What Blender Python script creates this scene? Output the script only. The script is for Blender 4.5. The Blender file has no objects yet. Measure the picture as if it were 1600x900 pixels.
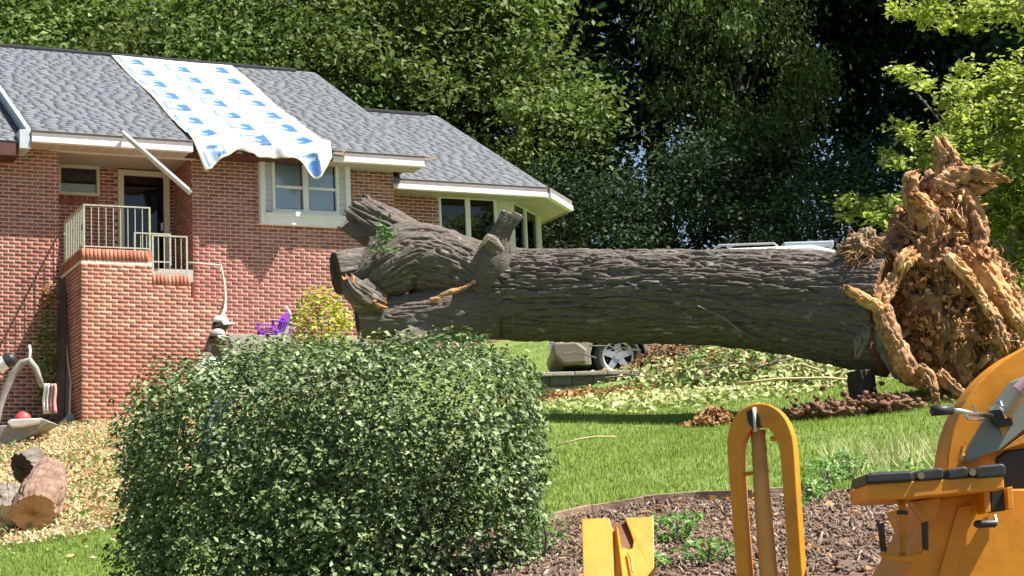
import bpy, math, random
import numpy as np
from mathutils import Vector, Matrix
random.seed(7); rng = np.random.default_rng(7)
SC = bpy.context.scene
COL = SC.collection
# ------------------------------------------------------------------ camera, sky, sun, exposure
PITCH, ROLL, YAW, FPX = math.radians(9.51), math.radians(-2.43), math.radians(25.46), 3000.0
CAM = np.array([0.0, 0.0, 1.6])
_F = np.array([0, math.cos(PITCH), math.sin(PITCH)]); _U0 = np.array([0, -math.sin(PITCH), math.cos(PITCH)]); _R0 = np.array([1.0, 0, 0])
_R = _R0*math.cos(ROLL) + _U0*math.sin(ROLL); _U = -_R0*math.sin(ROLL) + _U0*math.cos(ROLL)
cam_data = bpy.data.cameras.new('camera'); cam = bpy.data.objects.new('camera', cam_data); COL.objects.link(cam)
cam.matrix_world = Matrix(((_R[0], _U[0], -_F[0], CAM[0]), (_R[1], _U[1], -_F[1], CAM[1]), (_R[2], _U[2], -_F[2], CAM[2]), (0, 0, 0, 1)))
cam_data.sensor_width = 36; cam_data.lens = FPX/1600*36; cam_data.clip_end = 2000; cam_data.clip_start = .1
SC.camera = cam
SUN_AZ, SUN_EL = math.radians(-14), math.radians(57)      # measured from +X towards +Y
SUN = Vector((math.cos(SUN_EL)*math.cos(SUN_AZ), math.cos(SUN_EL)*math.sin(SUN_AZ), math.sin(SUN_EL)))
world = bpy.data.worlds.new('World'); SC.world = world; world.use_nodes = True
nt = world.node_tree; nt.nodes.clear()
o_ = nt.nodes.new('ShaderNodeOutputWorld'); bg = nt.nodes.new('ShaderNodeBackground'); sky = nt.nodes.new('ShaderNodeTexSky')
sky.sky_type = 'NISHITA'; sky.sun_disc = False; sky.sun_elevation = SUN_EL; sky.sun_rotation = math.atan2(SUN.x, SUN.y)
bg.inputs[1].default_value = .052
nt.links.new(sky.outputs[0], bg.inputs[0]); nt.links.new(bg.outputs[0], o_.inputs[0])
sl = bpy.data.lights.new('sun', 'SUN'); sl.energy = 5.0; sl.angle = math.radians(.5); sl.color = (1, .95, .86)
so = bpy.data.objects.new('sun', sl); COL.objects.link(so); so.rotation_euler = (-SUN).to_track_quat('-Z', 'Y').to_euler(); so.location = (20, -5, 40)
SC.view_settings.view_transform = 'Standard'; SC.view_settings.look = 'None'; SC.view_settings.exposure = 1.36; SC.view_settings.gamma = 1

def at(px, py, d):
    """world point seen at photo pixel (px, py) standing d metres in front of the camera"""
    r = _F + _R*(px-800)/FPX - _U*(py-450)/FPX
    return CAM + r*d/r[1]

# ------------------------------------------------------------------ helpers
def tag(o, label=None, cat=None, group=None, kind=None):
    if label: o['label'] = label
    if cat: o['category'] = cat
    if group: o['group'] = group
    if kind: o['kind'] = kind
    return o
def empty(name, loc, label, cat, rz=0, group=None):
    o = bpy.data.objects.new(name, None); COL.objects.link(o); o.empty_display_size = .2
    o.location = loc; o.rotation_euler = (0, 0, rz)
    return tag(o, label, cat, group)
def link(name, me, mat=None, parent=None, kind=None):
    o = bpy.data.objects.new(name, me); COL.objects.link(o)
    if mat is not None and len(me.materials) == 0:
        for m_ in (mat if isinstance(mat, (list, tuple)) else [mat]): me.materials.append(m_)
    if parent is not None:
        o.parent = parent
        o.location = (0, 0, 0)
    if kind: o['kind'] = kind
    return o
def mesh_np(name, V, F, smooth=False, mi=None):
    V = np.asarray(V, np.float32); F = np.asarray(F, np.int32); n, k = F.shape
    me = bpy.data.meshes.new(name)
    me.vertices.add(len(V)); me.vertices.foreach_set('co', V.ravel())
    me.loops.add(n*k); me.loops.foreach_set('vertex_index', F.ravel())
    me.polygons.add(n); me.polygons.foreach_set('loop_start', np.arange(0, n*k, k, dtype=np.int32))
    if mi is not None: me.polygons.foreach_set('material_index', np.asarray(mi, np.int32))
    if smooth: me.polygons.foreach_set('use_smooth', np.ones(n, bool))
    me.update(calc_edges=True); me.validate()
    return me
class MB:
    def __init__(s): s.v = []; s.f = []
    def add(s, V, F):
        b = len(s.v); s.v += [tuple(map(float, p)) for p in V]; s.f += [tuple(b+i for i in f) for f in F]; return s
    def box(s, a, b):
        (x0, y0, z0), (x1, y1, z1) = a, b
        return s.add([(x0,y0,z0),(x1,y0,z0),(x1,y1,z0),(x0,y1,z0),(x0,y0,z1),(x1,y0,z1),(x1,y1,z1),(x0,y1,z1)],
                     [(0,3,2,1),(4,5,6,7),(0,1,5,4),(1,2,6,5),(2,3,7,6),(3,0,4,7)])
    def bar(s, p, q, w, h, up=(0,0,1)):
        p, q = Vector(p), Vector(q); d = (q-p).normalized(); up = Vector(up)
        if abs(d.dot(up)) > .98: up = Vector((1,0,0))
        x = d.cross(up).normalized()*w/2; y = x.cross(d).normalized()*h/2
        return s.add([p-x-y, p+x-y, p+x+y, p-x+y, q-x-y, q+x-y, q+x+y, q-x+y],
                     [(0,3,2,1),(4,5,6,7),(0,1,5,4),(1,2,6,5),(2,3,7,6),(3,0,4,7)])
    def tube(s, pts, rad, n=8, cap=True):
        pts = [Vector(p) for p in pts]; rad = rad if isinstance(rad, (list, tuple)) else [rad]*len(pts)
        V = []; F = []; up = None
        for i, p in enumerate(pts):
            d = (pts[min(i+1, len(pts)-1)] - pts[max(i-1, 0)]).normalized()
            if up is None: up = Vector((0,0,1)) if abs(d.z) < .9 else Vector((1,0,0))
            x = d.cross(up).normalized(); y = x.cross(d).normalized(); up = y
            for k in range(n):
                a = 2*math.pi*k/n; V.append(p + (x*math.cos(a) + y*math.sin(a))*rad[i])
        for i in range(len(pts)-1):
            for k in range(n): F.append((i*n+k, i*n+(k+1) % n, (i+1)*n+(k+1) % n, (i+1)*n+k))
        if cap: F.append(tuple(range(n-1, -1, -1))); F.append(tuple((len(pts)-1)*n+k for k in range(n)))
        return s.add(V, F)
    def prism(s, poly, y0, y1, axis=1):
        """polygon in the plane across `axis`, extruded from y0 to y1"""
        n = len(poly)
        mk = (lambda p, t: (p[0], t, p[1])) if axis == 1 else ((lambda p, t: (t, p[0], p[1])) if axis == 0 else (lambda p, t: (p[0], p[1], t)))
        V = [mk(p, y0) for p in poly] + [mk(p, y1) for p in poly]
        F = [tuple(range(n-1, -1, -1)), tuple(range(n, 2*n))] + [(i, (i+1) % n, n+(i+1) % n, n+i) for i in range(n)]
        return s.add(V, F)
    def mesh(s, name, smooth=False):
        me = bpy.data.meshes.new(name); me.from_pydata(s.v, [], s.f); me.update()
        if smooth: me.polygons.foreach_set('use_smooth', np.ones(len(me.polygons), bool))
        import bmesh
        bm = bmesh.new(); bm.from_mesh(me); bmesh.ops.recalc_face_normals(bm, faces=bm.faces); bm.to_mesh(me); bm.free()
        return me
    def build(s, name, mat, parent=None, smooth=False, bevel=0, kind=None):
        o = link(name, s.mesh(name, smooth), mat, parent, kind)
        if bevel:
            b = o.modifiers.new('bevel', 'BEVEL'); b.width = bevel; b.segments = 2; b.limit_method = 'ANGLE'
        return o
_H = rng.random((64, 64, 64)).astype(np.float32)
def vnoise(p):
    p = np.asarray(p, float); i = np.floor(p).astype(int); f = p-i; f = f*f*(3-2*f); i &= 63; j = (i+1) & 63
    x0, y0, z0 = i.T; x1, y1, z1 = j.T; fx, fy, fz = f.T
    a = _H[x0,y0,z0]*(1-fx)+_H[x1,y0,z0]*fx; b = _H[x0,y1,z0]*(1-fx)+_H[x1,y1,z0]*fx
    c = _H[x0,y0,z1]*(1-fx)+_H[x1,y0,z1]*fx; d = _H[x0,y1,z1]*(1-fx)+_H[x1,y1,z1]*fx
    return ((a*(1-fy)+b*fy)*(1-fz) + (c*(1-fy)+d*fy)*fz)*2-1
def fbm(p, n=4):
    p = np.asarray(p, float); r = 0; a = 1.
    for k in range(n): r = r + a*vnoise(p*2**k + 7.3*k); a *= .5
    return r

# ------------------------------------------------------------------ materials
def M(name, cols, scale=3., rough=.7, island=.0, bump=0., bscale=40., spec=.3, metal=0., trans=0., stretch=(1,1,1), attr=None, sat_j=0., detail=6, coat=0, objvar=0):
    m = bpy.data.materials.new(name); m.use_nodes = True; n = m.node_tree; L = n.links.new; N = n.nodes.new
    P = n.nodes['Principled BSDF']; out = n.nodes['Material Output']
    P.inputs['Roughness'].default_value = rough; P.inputs['Specular IOR Level'].default_value = spec; P.inputs['Metallic'].default_value = metal
    if coat: P.inputs['Coat Weight'].default_value = coat; P.inputs['Coat Roughness'].default_value = .08
    tc = N('ShaderNodeTexCoord'); mp = N('ShaderNodeMapping'); L(tc.outputs['Object'], mp.inputs['Vector']); mp.inputs['Scale'].default_value = stretch
    if attr:
        at_ = N('ShaderNodeVertexColor'); at_.layer_name = attr; c = at_.outputs['Color']
    else:
        nz = N('ShaderNodeTexNoise'); nz.inputs['Scale'].default_value = scale; nz.inputs['Detail'].default_value = detail; nz.inputs['Roughness'].default_value = .62
        L(mp.outputs[0], nz.inputs['Vector'])
        cr = N('ShaderNodeValToRGB'); e = cr.color_ramp.elements
        k = len(cols)
        for i, cc in enumerate(cols):
            pos = .28 + .44*i/max(1, k-1)
            if i == 0: e[0].position = pos; e[0].color = (*cc, 1)
            elif i == k-1: e[1].position = pos; e[1].color = (*cc, 1)
        for i, cc in enumerate(cols[1:-1]):
            q = e.new(.28 + .44*(i+1)/(k-1)); q.color = (*cc, 1)
        if k == 1: e[1].color = (*cols[0], 1)
        fac = nz.outputs['Fac']
        if island < 0:                     # the ramp is read per piece, not per point
            g = N('ShaderNodeNewGeometry'); oi = N('ShaderNodeObjectInfo'); ad = N('ShaderNodeMath'); ad.operation = 'ADD'; fr = N('ShaderNodeMath'); fr.operation = 'FRACT'
            L(g.outputs['Random Per Island'], ad.inputs[0]); L(oi.outputs['Random'], ad.inputs[1]); L(ad.outputs[0], fr.inputs[0])
            mr = N('ShaderNodeMapRange'); mr.inputs[3].default_value = .28; mr.inputs[4].default_value = .72; L(fr.outputs[0], mr.inputs[0])
            mx0 = N('ShaderNodeMix'); mx0.inputs[0].default_value = .3; L(mr.outputs[0], mx0.inputs[2]); L(nz.outputs['Fac'], mx0.inputs[3]); fac = mx0.outputs[0]
        L(fac, cr.inputs[0]); c = cr.outputs[0]
    if island:
        g = N('ShaderNodeNewGeometry'); oi = N('ShaderNodeObjectInfo'); ad = N('ShaderNodeMath'); ad.operation = 'ADD'; fr = N('ShaderNodeMath'); fr.operation = 'FRACT'
        ml = N('ShaderNodeMath'); ml.operation = 'MULTIPLY'; ml.inputs[1].default_value = 7.31
        L(g.outputs['Random Per Island'], ad.inputs[0]); L(oi.outputs['Random'], ad.inputs[1]); L(ad.outputs[0], ml.inputs[0]); L(ml.outputs[0], fr.inputs[0])
        mr = N('ShaderNodeMapRange'); mr.inputs[3].default_value = 1-abs(island); mr.inputs[4].default_value = 1+abs(island); L(fr.outputs[0], mr.inputs[0])
        hs = N('ShaderNodeHueSaturation'); L(c, hs.inputs['Color']); L(mr.outputs[0], hs.inputs['Value']); c = hs.outputs[0]
    if objvar:
        oi2 = N('ShaderNodeObjectInfo'); h3 = N('ShaderNodeHueSaturation'); m1 = N('ShaderNodeMapRange'); m1.inputs[3].default_value = 1-objvar; m1.inputs[4].default_value = 1+objvar
        m2 = N('ShaderNodeMath'); m2.operation = 'MULTIPLY'; m2.inputs[1].default_value = 9.7; m3 = N('ShaderNodeMath'); m3.operation = 'FRACT'; m4 = N('ShaderNodeMapRange'); m4.inputs[3].default_value = .475; m4.inputs[4].default_value = .52
        L(oi2.outputs['Random'], m1.inputs[0]); L(oi2.outputs['Random'], m2.inputs[0]); L(m2.outputs[0], m3.inputs[0]); L(m3.outputs[0], m4.inputs[0])
        L(m1.outputs[0], h3.inputs['Value']); L(m4.outputs[0], h3.inputs['Hue']); L(c, h3.inputs['Color']); c = h3.outputs[0]
    L(c, P.inputs['Base Color'])
    if bump:
        b = N('ShaderNodeBump'); b.inputs['Strength'].default_value = bump; b.inputs['Distance'].default_value = .02
        n2 = N('ShaderNodeTexNoise'); n2.inputs['Scale'].default_value = bscale; n2.inputs['Detail'].default_value = 5; L(mp.outputs[0], n2.inputs['Vector'])
        L(n2.outputs['Fac'], b.inputs['Height']); L(b.outputs[0], P.inputs['Normal'])
    if trans:
        t = N('ShaderNodeBsdfTranslucent'); mx = N('ShaderNodeMixShader'); mx.inputs[0].default_value = trans
        h2 = N('ShaderNodeHueSaturation'); h2.inputs['Value'].default_value = 1.4; h2.inputs['Saturation'].default_value = 1.1; L(c, h2.inputs['Color']); L(h2.outputs[0], t.inputs[0])
        L(P.outputs[0], mx.inputs[1]); L(t.outputs[0], mx.inputs[2]); L(mx.outputs[0], out.inputs[0])
    return m
def glass_mat(name, tint=(.8,.9,1), clear=.55, rough=.02):
    m = bpy.data.materials.new(name); m.use_nodes = True; n = m.node_tree; n.nodes.clear(); N = n.nodes.new
    o = N('ShaderNodeOutputMaterial'); g = N('ShaderNodeBsdfGlossy'); g.inputs['Roughness'].default_value = rough
    t = N('ShaderNodeBsdfTransparent'); t.inputs[0].default_value = (tint[0]*clear, tint[1]*clear, tint[2]*clear, 1)
    fr = N('ShaderNodeFresnel'); fr.inputs['IOR'].default_value = 1.6; mx = N('ShaderNodeMixShader')
    n.links.new(fr.outputs[0], mx.inputs[0]); n.links.new(t.outputs[0], mx.inputs[1]); n.links.new(g.outputs[0], mx.inputs[2]); n.links.new(mx.outputs[0], o.inputs[0])
    return m
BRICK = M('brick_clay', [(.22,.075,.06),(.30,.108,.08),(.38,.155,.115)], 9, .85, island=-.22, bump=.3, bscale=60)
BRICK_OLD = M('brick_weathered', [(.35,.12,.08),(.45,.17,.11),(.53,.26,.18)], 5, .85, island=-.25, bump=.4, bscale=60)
MORTAR = M('mortar', [(.58,.50,.45),(.70,.62,.56)], 6, .95, bump=.3, bscale=90)
SHINGLE = M('asphalt_shingle', [(.125,.134,.152),(.148,.157,.176),(.172,.181,.20)], 40, .95, island=-.05, bump=.3, bscale=200, spec=.15)
WHITE = M('white_trim', [(.66,.67,.66),(.76,.77,.76)], 4, .5, bump=.05)
CREAM = M('cream_trim', [(.55,.53,.45),(.64,.62,.54)], 5, .6, bump=.1)
SOFFIT = M('soffit_board', [(.36,.32,.26),(.43,.39,.32)], 4, .7, island=.06)
GUTTER = M('gutter_metal', [(.20,.175,.18),(.26,.23,.235)], 8, .5)
DARKWOOD = M('dark_stained_wood', [(.06,.025,.018),(.10,.04,.03)], 8, .7)
FASCIA = M('shaded_fascia', [(.36,.42,.46),(.44,.50,.54)], 5, .55)  # blue-grey carries the sky-lit shade on the board in its colour
BLACKMETAL = M('black_metal', [(.02,.02,.022),(.035,.035,.04)], 10, .45)
RUBBER = M('black_rubber', [(.018,.018,.02),(.035,.035,.037)], 20, .5, bump=.1, bscale=120, spec=.4)
RAIL = M('rail_paint', [(.24,.31,.24),(.38,.41,.32),(.28,.19,.11)], 14, .6, bump=.2)
DOORPAINT = M('door_paint', [(.5,.5,.46),(.58,.58,.54)], 5, .5)
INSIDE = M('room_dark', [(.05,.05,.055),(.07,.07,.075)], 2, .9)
CURTAIN = M('curtain_cloth', [(.66,.70,.76),(.76,.79,.83)], 6, .9, stretch=(6,6,1))
BLIND = M('blind_slat', [(.80,.83,.86),(.84,.87,.90)], 3, .6)
PANE = glass_mat('window_glass', (.93,.97,1), clear=.98)
PANE_DARK = glass_mat('dark_glass', (.5,.6,.65), .5)
GRASS_BASE = M('lawn_soil', [(.08,.12,.025),(.13,.18,.04),(.17,.22,.06)], 1.4, .95, bump=.4, bscale=30)
GRASS = M('grass_blade', [(.12,.20,.03),(.20,.295,.045),(.33,.38,.12)], 1.6, .6, island=-.25, trans=.3, spec=.2)
LITTER = M('dry_litter', [(.20,.15,.08),(.40,.325,.19),(.55,.49,.31),(.24,.28,.11)], 2.5, .85, island=-.3, trans=.2)
MULCH = M('mulch_chip', [(.075,.048,.034),(.165,.115,.084),(.34,.265,.205)], 6, .95, island=-.3)
SOIL = M('red_soil', [(.10,.055,.035),(.17,.09,.055),(.24,.14,.08)], 4, .95, bump=.6, bscale=25)
BARK = M('oak_bark', [(.10,.082,.068),(.17,.142,.118),(.27,.232,.195)], 5, .9, bump=.8, bscale=45, spec=.12, stretch=(1,1,1))
BARK_DARK = M('forest_bark', [(.03,.024,.018),(.065,.052,.04)], 8, .95, bump=.5, bscale=20)
WOOD_RAW = M('torn_wood', [(.33,.14,.05),(.52,.27,.11),(.66,.44,.24)], 7, .85, bump=.6, bscale=40, stretch=(1,1,.4))
WOOD_PALE = M('cut_wood', [(.55,.40,.22),(.66,.53,.34)], 10, .8, bump=.3)
ROOTWOOD = M('root_wood', [(.09,.055,.036),(.27,.155,.09),(.48,.24,.10),(.60,.44,.30)], 9, .9, bump=.7, bscale=30)
ROOTSOIL = M('root_soil', [(.06,.034,.022),(.26,.135,.068),(.52,.29,.15)], 8, .95, bump=.9, bscale=22)
BARK_TRUNK = M('oak_trunk_bark', [(.065,.054,.046),(.145,.122,.106),(.12,.102,.09),(.35,.305,.27)], 11, .92, bump=.8, bscale=60, spec=.1, stretch=(.3,1,1))
LEAF_BUSH = M('hedge_leaf', [(.036,.075,.026),(.095,.155,.05),(.34,.39,.18)], 2.2, .5, island=-.45, trans=.12, spec=.3)  # palest leaves hold sunlit sheen in their colour
LEAF_YELLOW = M('yellow_green_leaf', [(.16,.24,.03),(.34,.38,.05),(.55,.45,.06)], 3, .5, island=-.3, trans=.3)
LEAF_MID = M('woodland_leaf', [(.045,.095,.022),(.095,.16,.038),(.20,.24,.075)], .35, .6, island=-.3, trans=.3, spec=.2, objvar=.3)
LEAF_DARK = M('shaded_evergreen_leaf', [(.014,.038,.016),(.032,.070,.028),(.07,.11,.045)], .4, .65, island=-.3, trans=.2, spec=.2, objvar=.3)  # dark evergreen green, chosen darker for the shade under the canopy
LEAF_LIGHT = M('dogwood_leaf', [(.14,.22,.03),(.30,.37,.07),(.48,.47,.17)], 1.2, .5, island=-.3, trans=.35)
LEAF_WILT = M('wilted_leaf', [(.22,.28,.09),(.42,.45,.20),(.56,.58,.32)], 2, .6, island=-.3, trans=.3)
LEAF_BROWN = M('brown_leaf', [(.16,.075,.03),(.32,.17,.07),(.48,.30,.16)], 3, .8, island=-.3, trans=.2)
LEAF_WEED = M('weed_leaf', [(.07,.17,.03),(.13,.26,.06),(.22,.33,.11)], 3, .5, island=-.3, trans=.3)
YELLOW = M('yellow_paint', [(.40,.16,.014),(.58,.215,.007),(.64,.25,.009),(.58,.21,.008)], 5, .48, bump=.1, bscale=14, spec=.45)
YELLOW_WORN = M('worn_yellow_paint', [(.22,.10,.03),(.52,.22,.03),(.62,.28,.05)], 7, .5, bump=.15, bscale=30)
STEELGREY = M('grey_green_paint', [(.16,.19,.17),(.21,.24,.22)], 5, .45)
CHROME = M('bright_steel', [(.55,.55,.55),(.7,.7,.7)], 12, .25, metal=1.)
TANTUBE = M('tan_tube', [(.42,.30,.18),(.52,.40,.26)], 8, .4)
STONE = M('ledge_stone', [(.28,.25,.22),(.40,.36,.32)], 7, .95, bump=.5, island=.15)
BLOCK = M('retaining_block', [(.11,.10,.092),(.18,.165,.15)], 9, .95, bump=.6, island=.18)
PURPLE = M('purple_plastic', [(.20,.035,.40),(.26,.05,.48)], 4, .45)
CARPAINT = M('champagne_paint', [(.34,.295,.24),(.38,.335,.275)], 2, .3, coat=.6, spec=.5)
CAR_ROOF_LIT = M('sunlit_car_roof', [(.66,.66,.62),(.72,.72,.68)], 2, .3, coat=.6)  # champagne roof painted near white, its overexposed sunlight put into the colour
RIM = M('alloy_rim', [(.55,.56,.58),(.68,.69,.70)], 6, .35, metal=.6)
SKIN = M('skin', [(.16,.075,.05),(.20,.10,.068)], 12, .6)
CLOTH_WHITE = M('pale_grey_cloth', [(.55,.57,.58),(.68,.70,.70)], 9, .9, bump=.3)
CLOTH_DARK = M('dark_brown_cloth', [(.05,.035,.035),(.09,.06,.058)], 9, .9, bump=.3)
JEANS = M('denim', [(.04,.06,.11),(.07,.10,.16)], 14, .9)
HAIR = M('dark_hair', [(.012,.01,.009),(.02,.016,.014)], 20, .6)
CAPWHITE = M('white_cap_cloth', [(.68,.68,.62),(.78,.78,.72)], 10, .9)
CAPGREY = M('grey_cap_cloth', [(.30,.28,.28),(.46,.44,.43)], 6, .9)
RED = M('red_plastic', [(.55,.05,.06),(.62,.08,.08)], 5, .45)
GREYWOOD = M('weathered_grey_frame', [(.20,.185,.165),(.30,.28,.25)], 8, .85, bump=.3)
ASPHALT = M('asphalt', [(.04,.04,.042),(.06,.06,.062)], 12, .95, bump=.3)
CONCRETE = M('concrete', [(.34,.33,.31),(.42,.41,.39)], 6, .95, bump=.2)
EDGING = M('edging_board', [(.16,.10,.075),(.30,.21,.15),(.38,.28,.2)], 9, .9, bump=.4, stretch=(.5,1,1))
TARP = M('tarp_sheet', [(1,1,1)], 3, .35, attr='print', trans=.12, spec=.5)

# ------------------------------------------------------------------ ground
CP = [(.18,15.5,2.29),(.98,16,2.43),(1.76,16.3,2.46),(.32,12,1.81),(1.74,11,1.66),(3.55,17,2.75),(1.19,19,3.0),(1.5,23.5,3.84),(.48,23.5,3.9),(4.82,22.8,3.97),
      (3.69,22.5,3.76),(.83,26.4,4.55),(1.5,28,4.9),(.64,34,6.15),(-7.59,33.3,5.16),(-5.38,21.5,2.72),(-4.27,18,2.11),(-7.65,29,4.33),(-8.51,34.5,5.3),(-3.5,24.5,3.72),
      (-2,15,1.75),(-2,12,1.5),(-5,12,1.2),(5,12,1.8),(7,17,2.9),(9,23,4.1),(9,29,5.3),(4,31,5.5),(-2,31,5.3),(12,34,6.5),(0,9.5,1.15),(4,9.5,1.2),(-5,9.5,.9),(9,9.5,1.2),
      (0,7.5,.25),(5,7.5,.25),(-6,7.5,.2),(0,42,7.8),(-8,42,6.6),(10,42,8.3),(0,55,10.6),(-15,55,10.2),(18,55,11.0),(0,75,13.5),(-25,75,13.2),(28,75,13.8),(-18,34,5.4),(-18,22,2.8),(22,23,4.3),(22,34,6.6),(-18,12,1.3),(22,12,1.9)]
CP = np.array(CP); CP[:,2] -= 0
_sc = 10.0
def _tps():
    P = CP[:,:2]/_sc; n = len(P)
    r2 = ((P[:,None]-P[None])**2).sum(-1); K = .5*r2*np.log(r2+1e-9) + np.eye(n)*.004
    A = np.zeros((n+3, n+3)); A[:n,:n] = K; A[:n,n] = 1; A[:n,n+1:] = P; A[n,:n] = 1; A[n+1:,:n] = P.T
    return np.linalg.solve(A, np.r_[CP[:,2], 0, 0, 0])
_W = _tps()
def terr(x, y):
    x = np.atleast_1d(np.asarray(x, float)); y = np.atleast_1d(np.asarray(y, float))
    xc = np.clip(x, -24, 28); yc = np.clip(y, 7.4, 75)
    Q = np.stack([xc, yc], -1)/_sc; P = CP[:,:2]/_sc; out = np.zeros(len(Q))
    for a in range(0, len(Q), 20000):
        q = Q[a:a+20000]; r2 = ((q[:,None]-P[None])**2).sum(-1)
        out[a:a+20000] = (.5*r2*np.log(r2+1e-9))@_W[:-3] + _W[-3] + q@_W[-2:]
    t = np.clip((7.4-y)/1.2, 0, 1); t = t*t*(3-2*t)
    out = out*(1-t)
    out += .03*fbm(np.stack([x*.7, y*.7, x*0], -1), 3)*(1-t)
    # step of the low retaining wall beside the parked car
    st = np.clip((y - (26.55 + .06*(x-1)))/.12, 0, 1)*np.clip((x+.3)/.4, 0, 1)*np.clip((2.6-x)/.5, 0, 1)*np.clip((29.8-y)/3, 0, 1)
    return out + .16*st
def tz(x, y): return float(terr(x, y)[0])
def axis_pts(lo, hi, a, b, fine, coarse):
    l = np.arange(lo, a, coarse); m = np.arange(a, b, fine); r = np.arange(b, hi+coarse, coarse); return np.r_[l, m, r]
gx = axis_pts(-160, 160, -10, 10, .16, 3.0); gy = axis_pts(-60, 260, 7, 37, .16, 3.0)
X, Y = np.meshgrid(gx, gy); Z = terr(X.ravel(), Y.ravel()).reshape(X.shape)
idx = np.arange(X.size).reshape(X.shape)
GF = np.stack([idx[:-1,:-1], idx[:-1,1:], idx[1:,1:], idx[1:,:-1]], -1).reshape(-1, 4)
# material per face: 0 lawn 1 litter soil 2 mulch soil 3 woodland floor
cx = X.ravel()[GF].mean(1); cy = Y.ravel()[GF].mean(1)
def edge_y(x): return np.interp(x, [-.6,.1,.44,.66,.97,1.34,1.68,2.1,2.52,2.88,3.21,3.66,4.13,6], [15.1,15.35,15.55,15.62,15.65,15.68,15.45,15.3,15.5,16.0,16.3,16.4,16.5,17])
wob = .5*fbm(np.stack([cx*.8, cy*.8, cx*0+3], -1), 3)
def litter_zone(x, y, w=0): return (x < -4.2 + w*.6) & (x > -14) & (y > 20.3 + w) & (y < 36)
mi = np.zeros(len(GF), int)
mi[litter_zone(cx, cy, wob)] = 1
mi[(cy < edge_y(cx)) & (cy > 7.6) & (cx > -.8)] = 2
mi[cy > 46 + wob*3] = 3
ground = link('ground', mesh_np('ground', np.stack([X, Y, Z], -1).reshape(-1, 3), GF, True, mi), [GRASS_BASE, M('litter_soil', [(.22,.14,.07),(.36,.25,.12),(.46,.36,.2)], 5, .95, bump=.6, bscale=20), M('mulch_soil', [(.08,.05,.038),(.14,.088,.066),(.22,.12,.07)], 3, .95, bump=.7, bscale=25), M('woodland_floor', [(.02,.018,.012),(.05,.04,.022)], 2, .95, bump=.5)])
ground['kind'] = 'structure'
MB().box((-150, -12, -.05), (150, 6.0, .004)).build('road', ASPHALT)['kind'] = 'structure'
MB().box((-150, 6.003, -.05), (150, 6.16, .13)).build('kerb', CONCRETE, bevel=.02)['kind'] = 'structure'

def leaves_mesh(name, P, N, size, asp=.55, fold=.25, jit=.9, droop=0.):
    """folded four-corner leaves at P facing roughly N"""
    P = np.asarray(P, float); n = len(P); size = np.broadcast_to(size, (n,))
    N = np.asarray(N, float) + jit*rng.normal(size=(n, 3)); N /= np.linalg.norm(N, axis=1, keepdims=True)+1e-9
    T = rng.normal(size=(n, 3)); T[:,2] -= droop; T -= N*(T*N).sum(1, keepdims=True); T /= np.linalg.norm(T, axis=1, keepdims=True)+1e-9
    B = np.cross(N, T); L = size[:,None]
    v0 = P - T*L*.5; v2 = P + T*L*.5; dn = N*L*fold*asp
    v1 = P + B*L*asp*.5 + dn + T*L*.05; v3 = P - B*L*asp*.5 + dn + T*L*.05
    V = np.stack([v0, v1, v2, v3], 1).reshape(-1, 3); b = np.arange(n)[:,None]*4
    F = np.concatenate([b+np.array([0,1,2]), b+np.array([0,2,3])], 1).reshape(-1, 3)
    return mesh_np(name, V, F)

# grass blades on the lawn in view
def scatter(n, x0, x1, y0, y1):
    return rng.uniform(x0, x1, n), rng.uniform(y0, y1, n)
def blades(name, x, y, h, w, mat, lean=.5, label=None, cat='grass'):
    n = len(x); z = terr(x, y); a = rng.uniform(0, 6.283, n); d = np.stack([np.cos(a), np.sin(a), 0*a], -1)
    hh = h*rng.uniform(.5, 1.25, n); b = np.stack([x, y, z-.01], -1); la = rng.uniform(0, 6.283, n); le = lean*hh*rng.uniform(.1, 1, n)
    tip = b + np.stack([np.cos(la)*le, np.sin(la)*le, hh], -1); ww = (w*rng.uniform(.6, 1.3, n))[:,None]
    V = np.stack([b-d*ww, b+d*ww, tip], 1).reshape(-1, 3)
    o = link(name, mesh_np(name, V, np.arange(3*n).reshape(-1, 3)), mat)
    return tag(o, label, cat, kind='stuff')
gxs, gys = scatter(190000, -.6, 8.5, 15.3, 30)
keep = (gys > edge_y(gxs)+.06) & (rng.random(len(gxs)) < np.clip(1.5-(gys-15)/16, .25, 1))
gxs, gys = gxs[keep], gys[keep]
x2, y2 = scatter(26000, -6.5, -3.6, 16.5, 20.6); x3, y3 = scatter(16000, -1.5, 4.5, 29, 36)
blades('grass', np.r_[gxs, x2, x3], np.r_[gys, y2, y3], .055, .006, GRASS, label='short green lawn grass covering the slope under the fallen trunk')

# ------------------------------------------------------------------ the brick house (local frame: u along the front, v into the house, z - ZB)
ZB = 5.0
h0 = at(615, 290, 36.0)
HOUSE = empty('brick_house', (h0[0], h0[1], ZB), 'red brick house with grey shingle roof and small raised porch on the hillside', 'house', YAW)
HU = np.array([math.cos(YAW), math.sin(YAW), 0]); HV = np.array([-math.sin(YAW), math.cos(YAW), 0]); HB = np.array([h0[0], h0[1], 0])
def hw(u, v, z): return HB + HU*u + HV*v + np.array([0, 0, z])      # house coordinates -> world
def HX(mb, a, b): return mb.box((a[0], a[1], a[2]-ZB), (b[0], b[1], b[2]-ZB))
BL, BH, PL, PH = .187, .051, .2032, .0677
_bv = np.array([(0,0,0),(1,0,0),(1,0,1),(0,0,1),(0,1,0),(1,1,0),(1,1,1),(0,1,1)], float)   # x along, y out, z up
_bf = np.array([(4,5,6,7),(0,1,5,4),(1,2,6,5),(2,3,7,6),(3,0,4,7)])
brick_pool = []      # (priority, parent, origin, along, out, length, height, old)
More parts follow.
